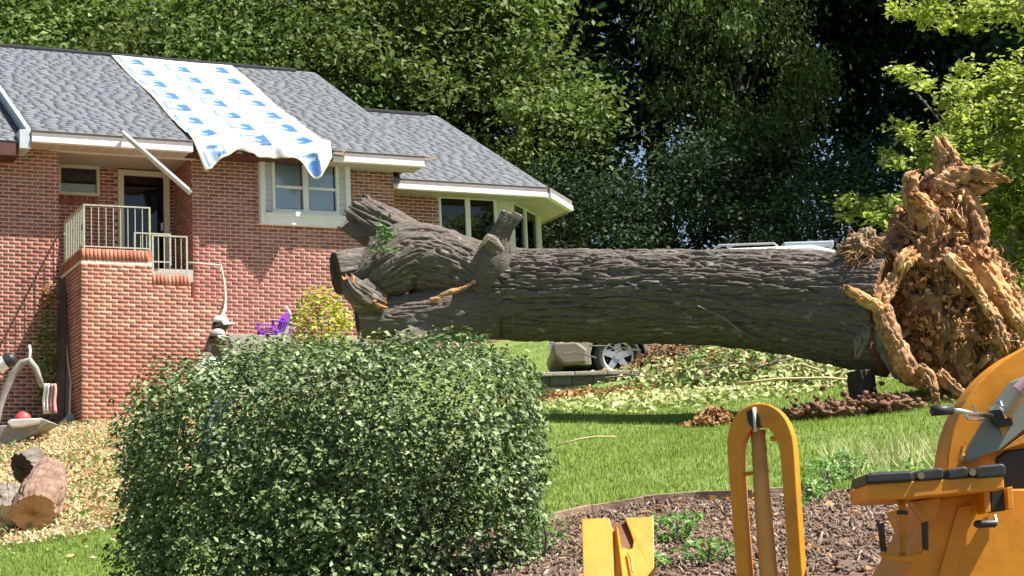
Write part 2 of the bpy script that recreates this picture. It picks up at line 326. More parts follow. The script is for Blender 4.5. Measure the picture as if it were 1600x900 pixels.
def brick_face(parent, o, du, dn, length, height, openings=(), prio=9, old=False, off=0, soldier=None):
    """lay running-bond bricks on a wall face; o = lower left corner (local), openings = (a0, z0, a1, z1) relative to o"""
    o, du, dn = np.array(o, float), np.array(du, float), np.array(dn, float)
    for r in range(int(height/PH)):
        z = r*PH + .006
        cuts = sorted((a0, a1) for a0, z0, a1, z1 in openings if z1 > z+.01 and z0 < z+BH-.01)
        segs = []; c = 0.
        for a0, a1 in cuts:
            if a0-c > .04: segs.append((c, a0))
            c = max(c, a1)
        if length-c > .04: segs.append((c, length))
        st = (r % 2)*PL/2 + off
        for s0, s1 in segs:
            k = math.floor((s0-st)/PL)
            while st+k*PL < s1:
                a = max(s0, st+k*PL+.005); b = min(s1, st+k*PL+.005+BL); k += 1
                if b-a > .04: brick_pool.append((prio + (0 if b-a > BL-.002 else 50), parent, o+du*a+np.array([0,0,z]), du, dn, b-a, BH, old, rng.uniform(.006, .011)))
def soldier(parent, o, du, dn, length, prio=9, old=False, h=.195):
    o, du, dn = np.array(o, float), np.array(du, float), np.array(dn, float); k = 0
    while (k+1)*.0677 <= length+.001:
        brick_pool.append((prio+60, parent, o+du*(k*.0677+.006), du, dn, .0555, h, old, rng.uniform(.008, .013))); k += 1
def wall_boxes(mb, o, du, dn, length, height, openings=(), th=.15):
    """mortar backing: boxes round the openings; front plane on o"""
    o, du, dn = np.array(o, float), np.array(du, float), np.array(dn, float)
    xs = sorted({0., length, *[q for a in openings for q in (a[0], a[2])]}); zs = sorted({0., height, *[q for a in openings for q in (a[1], a[3])]})
    for i in range(len(xs)-1):
        for j in range(len(zs)-1):
            mx, mz = (xs[i]+xs[i+1])/2, (zs[j]+zs[j+1])/2
            if any(a[0] < mx < a[2] and a[1] < mz < a[3] for a in openings): continue
            P = [o+du*a+np.array([0,0,z])-dn*t for t in (0, th) for z in (zs[j], zs[j+1]) for a in (xs[i], xs[i+1])]
            mb.add(P, [(0,1,3,2),(4,6,7,5),(0,4,5,1),(2,3,7,6),(0,2,6,4),(1,5,7,3)])
def brick_wall(label, o, du, dn, length, height, openings=(), prio=9, old=False, off=0, th=.15, bricks=True):
    mb = MB(); o = (o[0], o[1], o[2]-ZB)
    wall_boxes(mb, o, du, dn, length, height, openings, th)
    w = mb.build('wall', MORTAR, HOUSE)
    if label: w['label'] = label
    if bricks: brick_face(w, o, du, dn, length, height, openings, prio, old, off)
    return w
ZE, VE = 10.2, -.55                      # main eave
E1, N1 = (1,0,0), (0,-1,0)
# main front wall with the double window
WU0, WU1, WZ0, WZ1 = -2.72, -.94, 8.82, 10.16
wr = brick_wall(None, (-3.96, 0, 4.9), E1, N1, 3.96, 5.2, [(WU0+3.96+.06, WZ0-4.9+.05, WU1+3.96-.06, WZ1-4.9)], prio=3)
# left front wall
wl = brick_wall(None, (-9.6, 0, 4.4), E1, N1, 3.2, 5.62, prio=4)
# recess: back wall, two return walls
PF = 7.93                                 # porch floor
brick_wall(None, (-6.4, 1.28, PF), E1, N1, 2.44, 2.2, [(.25, 1.55, 1.02, 2.12), (1.36, 0, 2.34, 2.08)], prio=8)
brick_wall(None, (-3.96, 1.27, PF), (0,-1,0), (-1,0,0), 1.262, 2.2, prio=8, th=.1)
brick_wall(None, (-6.4, .008, PF), (0,1,0), (1,0,0), 1.27, 2.2, prio=12, th=.1)
soldier(HOUSE, (-6.2, 1.28, PF-ZB+1.36), E1, N1, .84)
# right wing wall, plus its return, and the bay
W2 = 1.0
brick_wall(None, (.003, W2, 4.9), E1, N1, 1.34, 5.05, prio=5)
brick_wall(None, (.004, W2-.012, 4.9), (0,-1,0), (1,0,0), .97, 5.2, prio=12, th=.12)
brick_wall(None, (1.345, W2, 4.9), E1, N1, 1.59, 3.1, prio=14)
# plain sides and back, so that the house is closed
mb = MB()
HX(mb, (-9.6, 11.5, 4.6), (4.6, 11.65, 10)); HX(mb, (-9.75, .2, 4.4), (-9.6, 11.6, 10)); HX(mb, (4.05, 2.4, 4.9), (4.18, 11.5, 9.93))
mb.build('rear_wall', BRICK, HOUSE)
# raised brick porch, stepping down to the right
PV = -1.6
steps = [(-6.36, -5.15, PF), (-5.15, -4.47, 7.53), (-4.47, -3.87, 7.13)]
hp_ = PF-4.7-.2; cuts = [(1.21, 7.53-.2-4.7, 1.89, hp_+.1), (1.89, 7.12-4.7, 2.49, hp_+.1)]
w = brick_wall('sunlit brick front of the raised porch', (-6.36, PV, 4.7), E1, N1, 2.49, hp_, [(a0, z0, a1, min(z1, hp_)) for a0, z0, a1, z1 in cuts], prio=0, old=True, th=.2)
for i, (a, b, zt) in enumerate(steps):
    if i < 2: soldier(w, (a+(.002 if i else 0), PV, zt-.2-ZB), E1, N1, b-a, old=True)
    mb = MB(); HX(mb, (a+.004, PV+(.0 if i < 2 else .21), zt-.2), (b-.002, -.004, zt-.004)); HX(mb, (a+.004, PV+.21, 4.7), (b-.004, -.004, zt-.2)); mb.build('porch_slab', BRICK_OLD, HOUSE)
w = brick_wall(None, (-6.36, -.012, 4.7), (0,-1,0), (-1,0,0), 1.585, PF-4.7-.2, prio=6, th=.05)
soldier(w, (-6.36, -.012, PF-.2-ZB), (0,-1,0), (-1,0,0), 1.58)
mb = MB(); HX(mb, (-6.39, -.003, 7.7), (-3.97, 1.275, PF-.003)); mb.build('porch_floor', CONCRETE, HOUSE)
mb = MB(); HX(mb, (-6.41, -.2, ZE-.16), (-3.95, 1.27, ZE-.12)); mb.build('porch_ceiling', SOFFIT, HOUSE)
mb = MB(); HX(mb, (-6.55, -.06, 9.98), (-3.9, .06, 10.075)); mb.build('porch_trim', CREAM, HOUSE)

def place_bricks():
    brick_pool.sort(key=lambda b: b[0])
    single = {}
    protos = {}
    for old in (0, 1):
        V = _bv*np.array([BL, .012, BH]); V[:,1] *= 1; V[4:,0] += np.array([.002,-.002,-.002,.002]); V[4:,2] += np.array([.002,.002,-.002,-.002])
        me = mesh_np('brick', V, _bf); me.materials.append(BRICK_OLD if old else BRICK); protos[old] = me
    n1 = 0; rest = {0: [], 1: []}
    for (pr, par, o, du, dn, L, H, old, out) in brick_pool:
        if pr < 50 and n1 < 300 and par is not HOUSE:
            b = bpy.data.objects.new('brick', protos[int(old)]); COL.objects.link(b); b.parent = par
            up = np.array([0,0,1.]); b.matrix_basis = Matrix(((du[0], dn[0], 0, o[0]), (du[1], dn[1], 0, o[1]), (0, 0, 1, o[2]), (0,0,0,1)))
            n1 += 1
        else: rest[int(old)].append((o, du, dn, L, H, out))
    V = []; F = []; mi = []; c = 0
    for old in (0, 1):
        for (o, du, dn, L, H, out) in rest[old]:
            q = _bv*np.array([L, out, H]); q[4:,0] += np.array([.002,-.002,-.002,.002]); q[4:,2] += np.array([.002,.002,-.002,-.002])
            V.append(o + q[:,:1]*du + q[:,1:2]*dn + q[:,2:]*np.array([0,0,1.])); F.append(_bf + c); mi += [old]*5; c += 8
    link('brick', mesh_np('brick_courses', np.concatenate(V), np.concatenate(F), mi=mi), [BRICK, BRICK_OLD], HOUSE, 'stuff')
place_bricks()

# roofs -----------------------------------------------------------------
VR, ZR = 5.6, 13.55
def roof_planes(name, u0, u1, ve, ze, vr, zr, back=True, th=.05):
    mb = MB(); z0, z1 = ze-ZB, zr-ZB
    def slab(q):
        q = [Vector(p) for p in q]; n = Vector((0,0,-th)); mb.add([*q, *[p+n for p in q]], [(0,1,2,3),(7,6,5,4),(0,4,5,1),(1,5,6,2),(2,6,7,3),(3,7,4,0)])
    slab([(u0,ve,z0),(u1,ve,z0),(u1,vr,z1),(u0,vr,z1)])
    if back: slab([(u0,vr,z1),(u1,vr,z1),(u1,2*vr-ve,z0),(u0,2*vr-ve,z0)])
    return mb.build(name, SHINGLE, HOUSE)
shingle_pool = []
def shingles(parent, u0, u1, ve, ze, vr, zr, prio, left=None, right=None):
    d = np.array([0, vr-ve, zr-ze]); Ls = np.linalg.norm(d); d /= Ls; nrm = np.array([0, -d[2], d[1]])
    for r in range(int(Ls/.155)):
        s = r*.155; a = u0 - rng.uniform(0, .33); lo = u0 if left is None else left(s/Ls); hi = u1 if right is None else right(s/Ls)
        while a < hi:
            w = rng.choice([.16, .24, .3]); b = min(a+w-.006, hi)
            if b > lo+.03:
                aa = max(a, lo); o = np.array([aa, ve, ze-ZB]) + d*(s - .02 + rng.uniform(-.004, .004)) + nrm*.004
                shingle_pool.append((prio+r, parent, o, d, nrm, b-aa, .18, rng.uniform(.008, .012)))
            a += w
def place_shingles():
    shingle_pool.sort(key=lambda s: s[0]); n1 = 0; V = []; F = []; c = 0
    base = np.array([(0,0,0),(1,0,0),(1,1,0),(0,1,0),(0,0,1),(1,0,1),(1,1,.15),(0,1,.15)], float)   # x width, y up slope, z thickness (thick at the butt)
    fc = np.array([(4,5,6,7),(0,1,5,4),(1,2,6,5),(3,0,4,7)])
    me = {}
    for (pr, par, o, d, nrm, w, l, t) in shingle_pool:
        wk = round(w, 3)
        if n1 < 300 and wk > .15:
            if wk not in me: m_ = mesh_np('shingle', base*np.array([w, l, .010]), fc); m_.materials.append(SHINGLE); me[wk] = m_
            s = bpy.data.objects.new('shingle', me[wk]); COL.objects.link(s); s.parent = par; n1 += 1
            s.matrix_basis = Matrix(((1,0,0,o[0]),(0,d[1],nrm[1],o[1]),(0,d[2],nrm[2],o[2]),(0,0,0,1)))
        else:
            q = base*np.array([w, l, t]); V.append(o + q[:,:1]*np.array([1.,0,0]) + q[:,1:2]*d + q[:,2:]*nrm); F.append(fc+c); c += 8
    link('shingle', mesh_np('shingle_courses', np.concatenate(V), np.concatenate(F)), SHINGLE, HOUSE, 'stuff')
RM = roof_planes('roof', -7.0, .45, VE, ZE, VR, ZR)
shingles(RM, -7.0, .45, VE, ZE, VR, ZR, 0)
ZE2, VE2, VR2, ZR2 = 10.0, .5, 5.95, 12.87
RR = roof_planes('roof', .46, 3.52, VE2, ZE2, VR2, ZR2)
mb = MB(); mb.add([(.12,VE2,ZE2-ZB),(.46,VE2,ZE2-ZB),(.46,1.6,ZE2-ZB+.58),(.12,1.6,ZE2-ZB+.58),(.12,VE2,ZE2-ZB-.05),(.46,VE2,ZE2-ZB-.05),(.46,1.6,ZE2-ZB+.53),(.12,1.6,ZE2-ZB+.53)], [(0,1,2,3),(7,6,5,4),(0,4,5,1),(1,5,6,2),(2,6,7,3),(3,7,4,0)]); mb.build('roof_corner', SHINGLE, HOUSE)
shingles(RR, .12, 3.52, VE2, ZE2, VR2, ZR2, 4)
# hip facets of the bay at the right end
mb = MB(); z0 = ZE2-ZB; zr = ZR2-ZB
mb.add([(3.525,VE2,z0),(4.55,1.55,z0),(3.525,VR2,zr),(4.55,10.3,z0),(3.525,11.4,z0)], [(0,1,2),(1,3,2),(3,4,2)]); mb.build('bay_roof', SHINGLE, HOUSE)
RL = roof_planes('roof', -12.5, -7.06, VE, ZE-.22, VR, ZR-.22)
shingles(RL, -12.5, -7.06, VE, ZE-.22, VR, ZR-.22, 2)
place_shingles()
for (u0, u1, vr, zr) in ((-7.0, .0, VR, ZR), (.6, 3.25, VR2, ZR2)):
    mb = MB(); n = 26 if u1-u0 > 5 else 10
    for k in range(n):
        a = u0+(u1-u0)*k/n; b = u0+(u1-u0)*(k+1)/n-.008
        for sgn in (-1, 1):
            mb.add([(a,vr,zr-ZB+.055),(b,vr,zr-ZB+.055),(b,vr+sgn*.17,zr-ZB-.02),(a,vr+sgn*.17,zr-ZB-.02),(a,vr,zr-ZB+.01),(b,vr,zr-ZB+.01),(b,vr+sgn*.17,zr-ZB-.06),(a,vr+sgn*.17,zr-ZB-.06)],[(0,1,2,3),(7,6,5,4),(0,4,5,1),(1,5,6,2),(2,6,7,3),(3,7,4,0)])
    mb.build('ridge_vent', BLACKMETAL, HOUSE)
# gable ends
mb = MB()
for u, ve, ze, vr, zr in ((-6.85, 0, ZE, VR, ZR-.1), (.3, 0, ZE, VR, ZR-.1)):
    mb.add([(u,0,ze-ZB-.1),(u,11.2,ze-ZB-.1),(u,vr,zr-ZB),(u+.1,0,ze-ZB-.1),(u+.1,11.2,ze-ZB-.1),(u+.1,vr,zr-ZB)], [(0,1,2),(5,4,3),(0,3,4,1),(1,4,5,2),(2,5,3,0)])
mb.build('gable_wall', BRICK, HOUSE)
# rake board at the left end with its return box
dz = (ZR-ZE)/(VR-VE); mb = MB(); t = 0
for (o0, w0, z_off, hh) in ((-7.055, .05, .02, .26), (-7.085, .03, .03, .1)):
    a = [(o0, VE-.02, ZE-ZB+z_off), (o0, VR, ZR-ZB+z_off)]
    mb.add([(o0,VE-.02,ZE-ZB+z_off-hh),(o0+w0,VE-.02,ZE-ZB+z_off-hh),(o0+w0,VR,ZR-ZB+z_off-hh),(o0,VR,ZR-ZB+z_off-hh),(o0,VE-.02,ZE-ZB+z_off),(o0+w0,VE-.02,ZE-ZB+z_off),(o0+w0,VR,ZR-ZB+z_off),(o0,VR,ZR-ZB+z_off)], [(0,3,2,1),(4,5,6,7),(0,1,5,4),(1,2,6,5),(2,3,7,6),(3,0,4,7)])
mb.build('rake_board', FASCIA, HOUSE)
mb = MB(); HX(mb, (-7.2, VE-.06, ZE-.36), (-7.005, -.02, ZE-.02)); mb.build('eave_return', FASCIA, HOUSE, bevel=.01)
mb = MB(); HX(mb, (-12.5, VE-.01, ZE-.48), (-7.2, VE+.03, ZE-.262)); HX(mb, (-12.5, VE+.03, ZE-.48), (-7.2, -.02, ZE-.44)); mb.build('fascia', DARKWOOD, HOUSE)
# eaves: gutter strip above, bright fascia board below, soffit boards
def eave(u0, u1, ve, ze, vw, sag=0):
    mb = MB(); HX(mb, (u0, ve-.085, ze-.135), (u1, ve-.012, ze-.03)); HX(mb, (u0, ve-.1, ze-.034), (u1, ve-.012, ze-.022)); mb.build('gutter', GUTTER, HOUSE, bevel=.008)
    mb = MB(); HX(mb, (u0+.005, ve-.105, ze-.235), (u1-.005, ve-.005, ze-.138)); mb.build('fascia', WHITE, HOUSE, bevel=.006)
    mb = MB(); n = max(1, int((u1-u0)/.2))
    for k in range(n):
        a = u0+.01+(u1-u0-.02)*k/n; b = u0+.01+(u1-u0-.02)*(k+1)/n-.008
        HX(mb, (a, ve+.0, ze-.215), (b, vw, ze-.195))
    mb.build('soffit', SOFFIT, HOUSE)
eave(-7.0, -4.12, VE, ZE, -.012); eave(-1.45, .43, VE, ZE, .98 if False else -.012); eave(.14, 3.5, VE2, ZE2, W2-.012)
mb = MB(); HX(mb, (-4.11, VE-.04, ZE-.2), (-1.46, VE-.012, ZE-.03)); HX(mb, (-4.11, VE, ZE-.215), (-1.46, -.012, ZE-.195)); mb.build('bare_fascia', DARKWOOD, HOUSE)
# torn bits of flashing left on the broken eave
mb = MB()
for u, l, a in ((-1.3, .16, .5), (-1.42, .22, -.3), (.42, .2, -.1)): mb.bar((u, VE-.1, ZE-.1-ZB), (u+l*math.cos(a), VE-.16, ZE-.06-ZB+l*math.sin(a)), .07, .02)
mb.build('flashing', M('copper_scrap', [(.5,.3,.2),(.62,.48,.38)], 10, .6), HOUSE)
# bay: facet eave and soffit
mb = MB(); z = ZE2-ZB
def quadbar(mb, p, q, z0, z1, t):
    p, q = Vector((p[0], p[1], 0)), Vector((q[0], q[1], 0)); d = (q-p).normalized(); n = Vector((d.y, -d.x, 0))*t
    mb.add([p+Vector((0,0,z0)), q+Vector((0,0,z0)), q+n+Vector((0,0,z0)), p+n+Vector((0,0,z0)), p+Vector((0,0,z1)), q+Vector((0,0,z1)), q+n+Vector((0,0,z1)), p+n+Vector((0,0,z1))], [(0,3,2,1),(4,5,6,7),(0,1,5,4),(1,2,6,5),(2,3,7,6),(3,0,4,7)])
quadbar(mb, (3.52,VE2), (4.55,1.55), z-.235, z-.13, .1); mb.build('fascia', WHITE, HOUSE)
mb = MB(); quadbar(mb, (3.52,VE2), (4.55,1.55), z-.128, z-.02, .08); quadbar(mb, (4.552,1.56), (4.552,8), z-.235, z-.02, .06); mb.build('gutter', GUTTER, HOUSE)
mb = MB(); mb.prism([(2.9,W2-.03),(3.5,VE2+.02),(4.55,1.56),(4.55,8),(4.2,8),(4.2,2.3)], z-.222, z-.205, axis=2); mb.prism([(2.9,W2-.03),(3.5,VE2+.02),(3.5,W2-.03)], z-.2225, z-.2055, axis=2); mb.build('soffit', SOFFIT, HOUSE)

# windows and door --------------------------------------------------------
def window(u0, u1, z0, z1, v, fr=.06, panes=None, trim=.0, mat=WHITE, glass=PANE, blind=False, meet=None, label=None, out=.06, parent=HOUSE, deep=.1):
    w = MB(); HX(w, (u0, v-out, z0), (u0+fr, v+.05, z1)); HX(w, (u1-fr, v-out, z0), (u1, v+.05, z1)); HX(w, (u0+fr, v-out, z1-fr), (u1-fr, v+.05, z1)); HX(w, (u0+fr, v-out, z0), (u1-fr, v+.05, z0+fr))
    win = w.build('window', mat, parent, bevel=.006)
    if label: win['label'] = label
    panes = panes or [(u0+fr, u1-fr)]
    for a, b in panes:
        mb = MB(); HX(mb, (a+.002, v+.012, z0+fr+.002), (b-.002, v+.018, z1-fr-.002)); mb.build('pane', glass, win)
        if blind:
            mb = MB(); zz = z0+fr+.03
            while zz < z1-fr-.02: mb.add([(a+.03, v+.03, zz-ZB), (b-.03, v+.03, zz-ZB), (b-.03, v+.042, zz+.047-ZB), (a+.03, v+.042, zz+.047-ZB)], [(0,1,2,3)]); zz += .0435
            mb.build('blind', BLIND, win)
    for (a, _), (_, b) in zip(panes[1:], panes[:-1]):
        mb = MB(); HX(mb, (b, v-out+.008, z0+fr), (a, v+.04, z1-fr)); mb.build('mullion', mat, win)
    if meet:
        for a, b in panes:
            mb = MB(); HX(mb, (a, v-.02, meet-.025), (b, v+.03, meet+.025)); mb.build('meeting_rail', mat, win)
    return win
# boxed double window with siding infill, partly under the tarp
bx = MB(); V0 = -.17
HX(bx, (WU0, V0, WZ0), (WU0+.1, -.012, WZ1)); HX(bx, (WU1-.1, V0, WZ0), (WU1, -.012, WZ1)); HX(bx, (WU0+.1, V0, WZ0), (WU1-.1, -.012, WZ0+.15)); HX(bx, (WU0+.1, V0+.002, WZ1-.05), (WU1-.1, -.012, WZ1))
bx.build('window_box', WHITE, HOUSE, bevel=.006)
SID = M('pale_siding', [(.50,.52,.53),(.58,.60,.61)], 4, .6)
for (a, b) in ((WU0+.1, WU0+.235), (WU1-.235, WU1-.1)):
    mb = MB(); zz = WZ0+.15
    while zz < WZ1-.06: mb.add([(a,V0+.03,zz-ZB),(b,V0+.03,zz-ZB),(b,V0+.05,min(zz+.098, WZ1-.05)-ZB),(a,V0+.05,min(zz+.098, WZ1-.05)-ZB),(a,V0+.07,zz-ZB),(b,V0+.07,zz-ZB)],[(0,1,2,3),(0,4,5,1)]); zz += .1
    mb.build('siding', SID, HOUSE)
mb = MB(); HX(mb, (WU0+.1, V0-.05, WZ0+.151), (WU1-.1, -.06, WZ0+.2)); HX(mb, (WU0+.2, V0-.035, WZ0+.202), (WU1-.2, -.06, WZ0+.24)); mb.build('window_sill', WHITE, HOUSE, bevel=.004)
um = (WU0+WU1)/2
window(WU0+.235, WU1-.235, WZ0+.24, WZ1-.05, V0+.06, .055, [(WU0+.29, um-.05), (um+.05, WU1-.29)], blind=True, meet=WZ0+.72, label='white double window with closed blinds')
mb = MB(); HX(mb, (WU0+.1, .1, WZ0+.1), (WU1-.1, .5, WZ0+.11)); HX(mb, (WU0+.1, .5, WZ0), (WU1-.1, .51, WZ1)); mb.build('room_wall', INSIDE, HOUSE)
# porch window with a half drawn shade
window(-6.15, -5.38, PF+1.55, PF+2.12, 1.26, .055, label='small porch window', mat=CREAM, glass=PANE)
mb = MB(); HX(mb, (-6.09, 1.285, PF+1.61), (-5.44, 1.29, PF+1.78)); mb.build('curtain', CURTAIN, HOUSE)
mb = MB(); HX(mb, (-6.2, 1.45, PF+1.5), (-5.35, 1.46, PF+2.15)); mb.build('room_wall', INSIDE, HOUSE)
# storm door
D0, D1, DT = -5.04, -4.06, PF+2.08
mb = MB(); HX(mb, (D0, 1.19, PF), (D0+.11, 1.31, DT)); HX(mb, (D1-.11, 1.19, PF), (D1, 1.31, DT)); HX(mb, (D0+.11, 1.19, DT-.1), (D1-.11, 1.31, DT))
door = mb.build('door', CREAM, HOUSE, bevel=.006); door['label'] = 'glazed storm door behind the porch railing'
mb = MB(); HX(mb, (D0+.11, 1.25, PF+.12), (D1-.11, 1.256, DT-.1)); mb.build('pane', PANE_DARK, door)
mb = MB(); HX(mb, (D0+.11, 1.24, PF), (D1-.11, 1.27, PF+.12)); mb.build('kick_plate', DOORPAINT, door)
mb = MB(); HX(mb, (D1-.17, 1.21, PF+.95), (D1-.13, 1.245, PF+1.1)); mb.build('handle', CHROME, door)
mb = MB(); HX(mb, (D0+.12, 1.262, PF+.13), (D0+.5, 1.27, PF+1.5)); mb.build('curtain', CURTAIN, door)
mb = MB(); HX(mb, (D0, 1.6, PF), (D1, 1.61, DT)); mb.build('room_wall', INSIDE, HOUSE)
# right wing windows
zb, zt = 8.0, 9.83
def bay_window(p, q, n, label=None):
    p, q = Vector((p[0], p[1], 0)), Vector((q[0], q[1], 0)); L = (q-p).length; d = (q-p)/L; nn = Vector((d.y, -d.x, 0))
    def bx_(mb, a, b, z0, z1, t0, t1):
        P = [p+d*x+nn*t+Vector((0,0,zz-ZB)) for zz in (z0, z1) for (x, t) in ((a,t0),(b,t0),(b,t1),(a,t1))]
        mb.add(P, [(0,3,2,1),(4,5,6,7),(0,1,5,4),(1,2,6,5),(2,3,7,6),(3,0,4,7)])
    mb = MB(); bx_(mb, 0, .05, zb, zt, -.06, .03); bx_(mb, L-.05, L, zb, zt, -.06, .03); bx_(mb, .05, L-.05, zt-.06, zt, -.06, .03); bx_(mb, .05, L-.05, zb, zb+.06, -.06, .03)
    win = mb.build('window', WHITE, HOUSE, bevel=.005)
    if label: win['label'] = label
    for k in range(1, n):
        mb = MB(); c = L*k/n; bx_(mb, c-.05, c+.05, zb+.06, zt-.06, -.05, .024); mb.build('mullion', WHITE, win)
    for k in range(n):
        a, b = max(.052, L*k/n+(.052 if k else 0)), min(L-.052, L*(k+1)/n-(.052 if k < n-1 else 0))
        mb = MB(); bx_(mb, a, b, 8.83, 8.87, -.04, .012); mb.build('rail', WHITE, win)
        mb = MB(); bx_(mb, a, b, zb+.062, zt-.062, -.03, -.024); mb.build('pane', PANE_DARK, win)
bay_window((1.35, W2), (2.62, W2), 2, 'wide fixed windows of the right wing')
bay_window((3.0, W2+.05), (4.1, W2+1.15), 2, 'angled bay windows')
mb = MB(); HX(mb, (2.622, W2-.01, 8.0), (2.99, W2+.1, 9.8)); mb.build('bay_post', CREAM, HOUSE); mb = MB(); quadbar(mb, (4.1,W2+1.151), (4.22,W2+1.27), 3.0, 4.8, .03); mb.build('bay_post', CREAM, HOUSE)
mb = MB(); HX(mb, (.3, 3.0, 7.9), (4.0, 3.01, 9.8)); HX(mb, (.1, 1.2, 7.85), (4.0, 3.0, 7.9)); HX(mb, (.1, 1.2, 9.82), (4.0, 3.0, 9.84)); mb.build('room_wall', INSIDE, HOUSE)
quadbar_ = None
mb = MB(); quadbar(mb, (3.0, W2+.05), (4.2, W2+1.25), 0, 3.0, .03); mb.build('bay_wall', BRICK, HOUSE)

# porch railings: posts, rails and balusters each a piece
def railing(p, q, zb0, h, n, label=None, drop=0.):
    """railing from p to q (u, v), bottom height zb0, falling by drop"""
    p, q = Vector((p[0], p[1], zb0-ZB)), Vector((q[0], q[1], zb0-drop-ZB)); up = Vector((0,0,h))
    mb = MB().bar(p+up, q+up, .035, .022); r = mb.build('railing', RAIL, HOUSE)
    if label: r['label'] = label
    MB().bar(p+up*.08, q+up*.08, .022, .022).build('lower_rail', RAIL, r)
    for e in (p, q): MB().bar(e-Vector((0,0,.02)), e+up+Vector((0,0,.01)), .030, .030).build('post', RAIL, r)
    for k in range(1, n):
        c = p.lerp(q, k/n); MB().bar(c+up*.08, c+up*.985, .013, .013).build('baluster', RAIL, r)
    return r
railing((-6.3, PV+.05), (-5.17, PV+.05), PF-.02, .78, 9, 'front porch railing of thin upright bars')
railing((-6.3, PV+.07), (-6.3, -.03), PF-.02, .78, 11)
railing((-5.12, PV+.05), (-4.52, PV+.05), 7.51, .7, 6)
railing((-5.14, -.4), (-4.5, -.4), 7.93, .55, 6)
mb = MB().tube([(-4.5,PV+.04,7.76-ZB),(-4.1,PV+.03,7.74-ZB),(-3.92,PV+.02,7.73-ZB),(-3.87,PV,7.4-ZB),(-3.86,PV-.02,7.15-ZB),(-3.9,PV-.1,6.95-ZB),(-4.02,PV-.25,6.7-ZB),(-4.08,PV-.3,6.2-ZB),(-4.1,PV-.3,5.4-ZB)], [.012,.012,.014,.018,.02,.026,.028,.022,.018,.018], 8); mb.build('handrail_post', CREAM, HOUSE, smooth=True)

# gutter piece torn off the eave
p, q = at(193, 207, 33.0), at(297, 298, 32.4)
g = empty('gutter_piece', tuple((p+q)/2), 'long white board torn loose from the eave and hanging across the porch opening', 'board')
a, b = Vector(p)-Vector((p+q)/2), Vector(q)-Vector((p+q)/2)
MB().bar(a, b, .10, .035, (0,.4,1)).build('board', WHITE, g); MB().bar(a+Vector((0,.04,-.03)), b+Vector((0,.04,-.03)), .03, .08, (0,.4,1)).build('lip', CREAM, g)
p = at(0, 338, 33.6); q = at(13, 325, 33.7); p = p + (p-q)*.6; c = (p+q)/2
tag(MB().bar(Vector(p-c), Vector(q-c), .07, .05).build('broken_board', WHITE), 'short white broken board against the shaded brick at the left edge', 'board').location = c

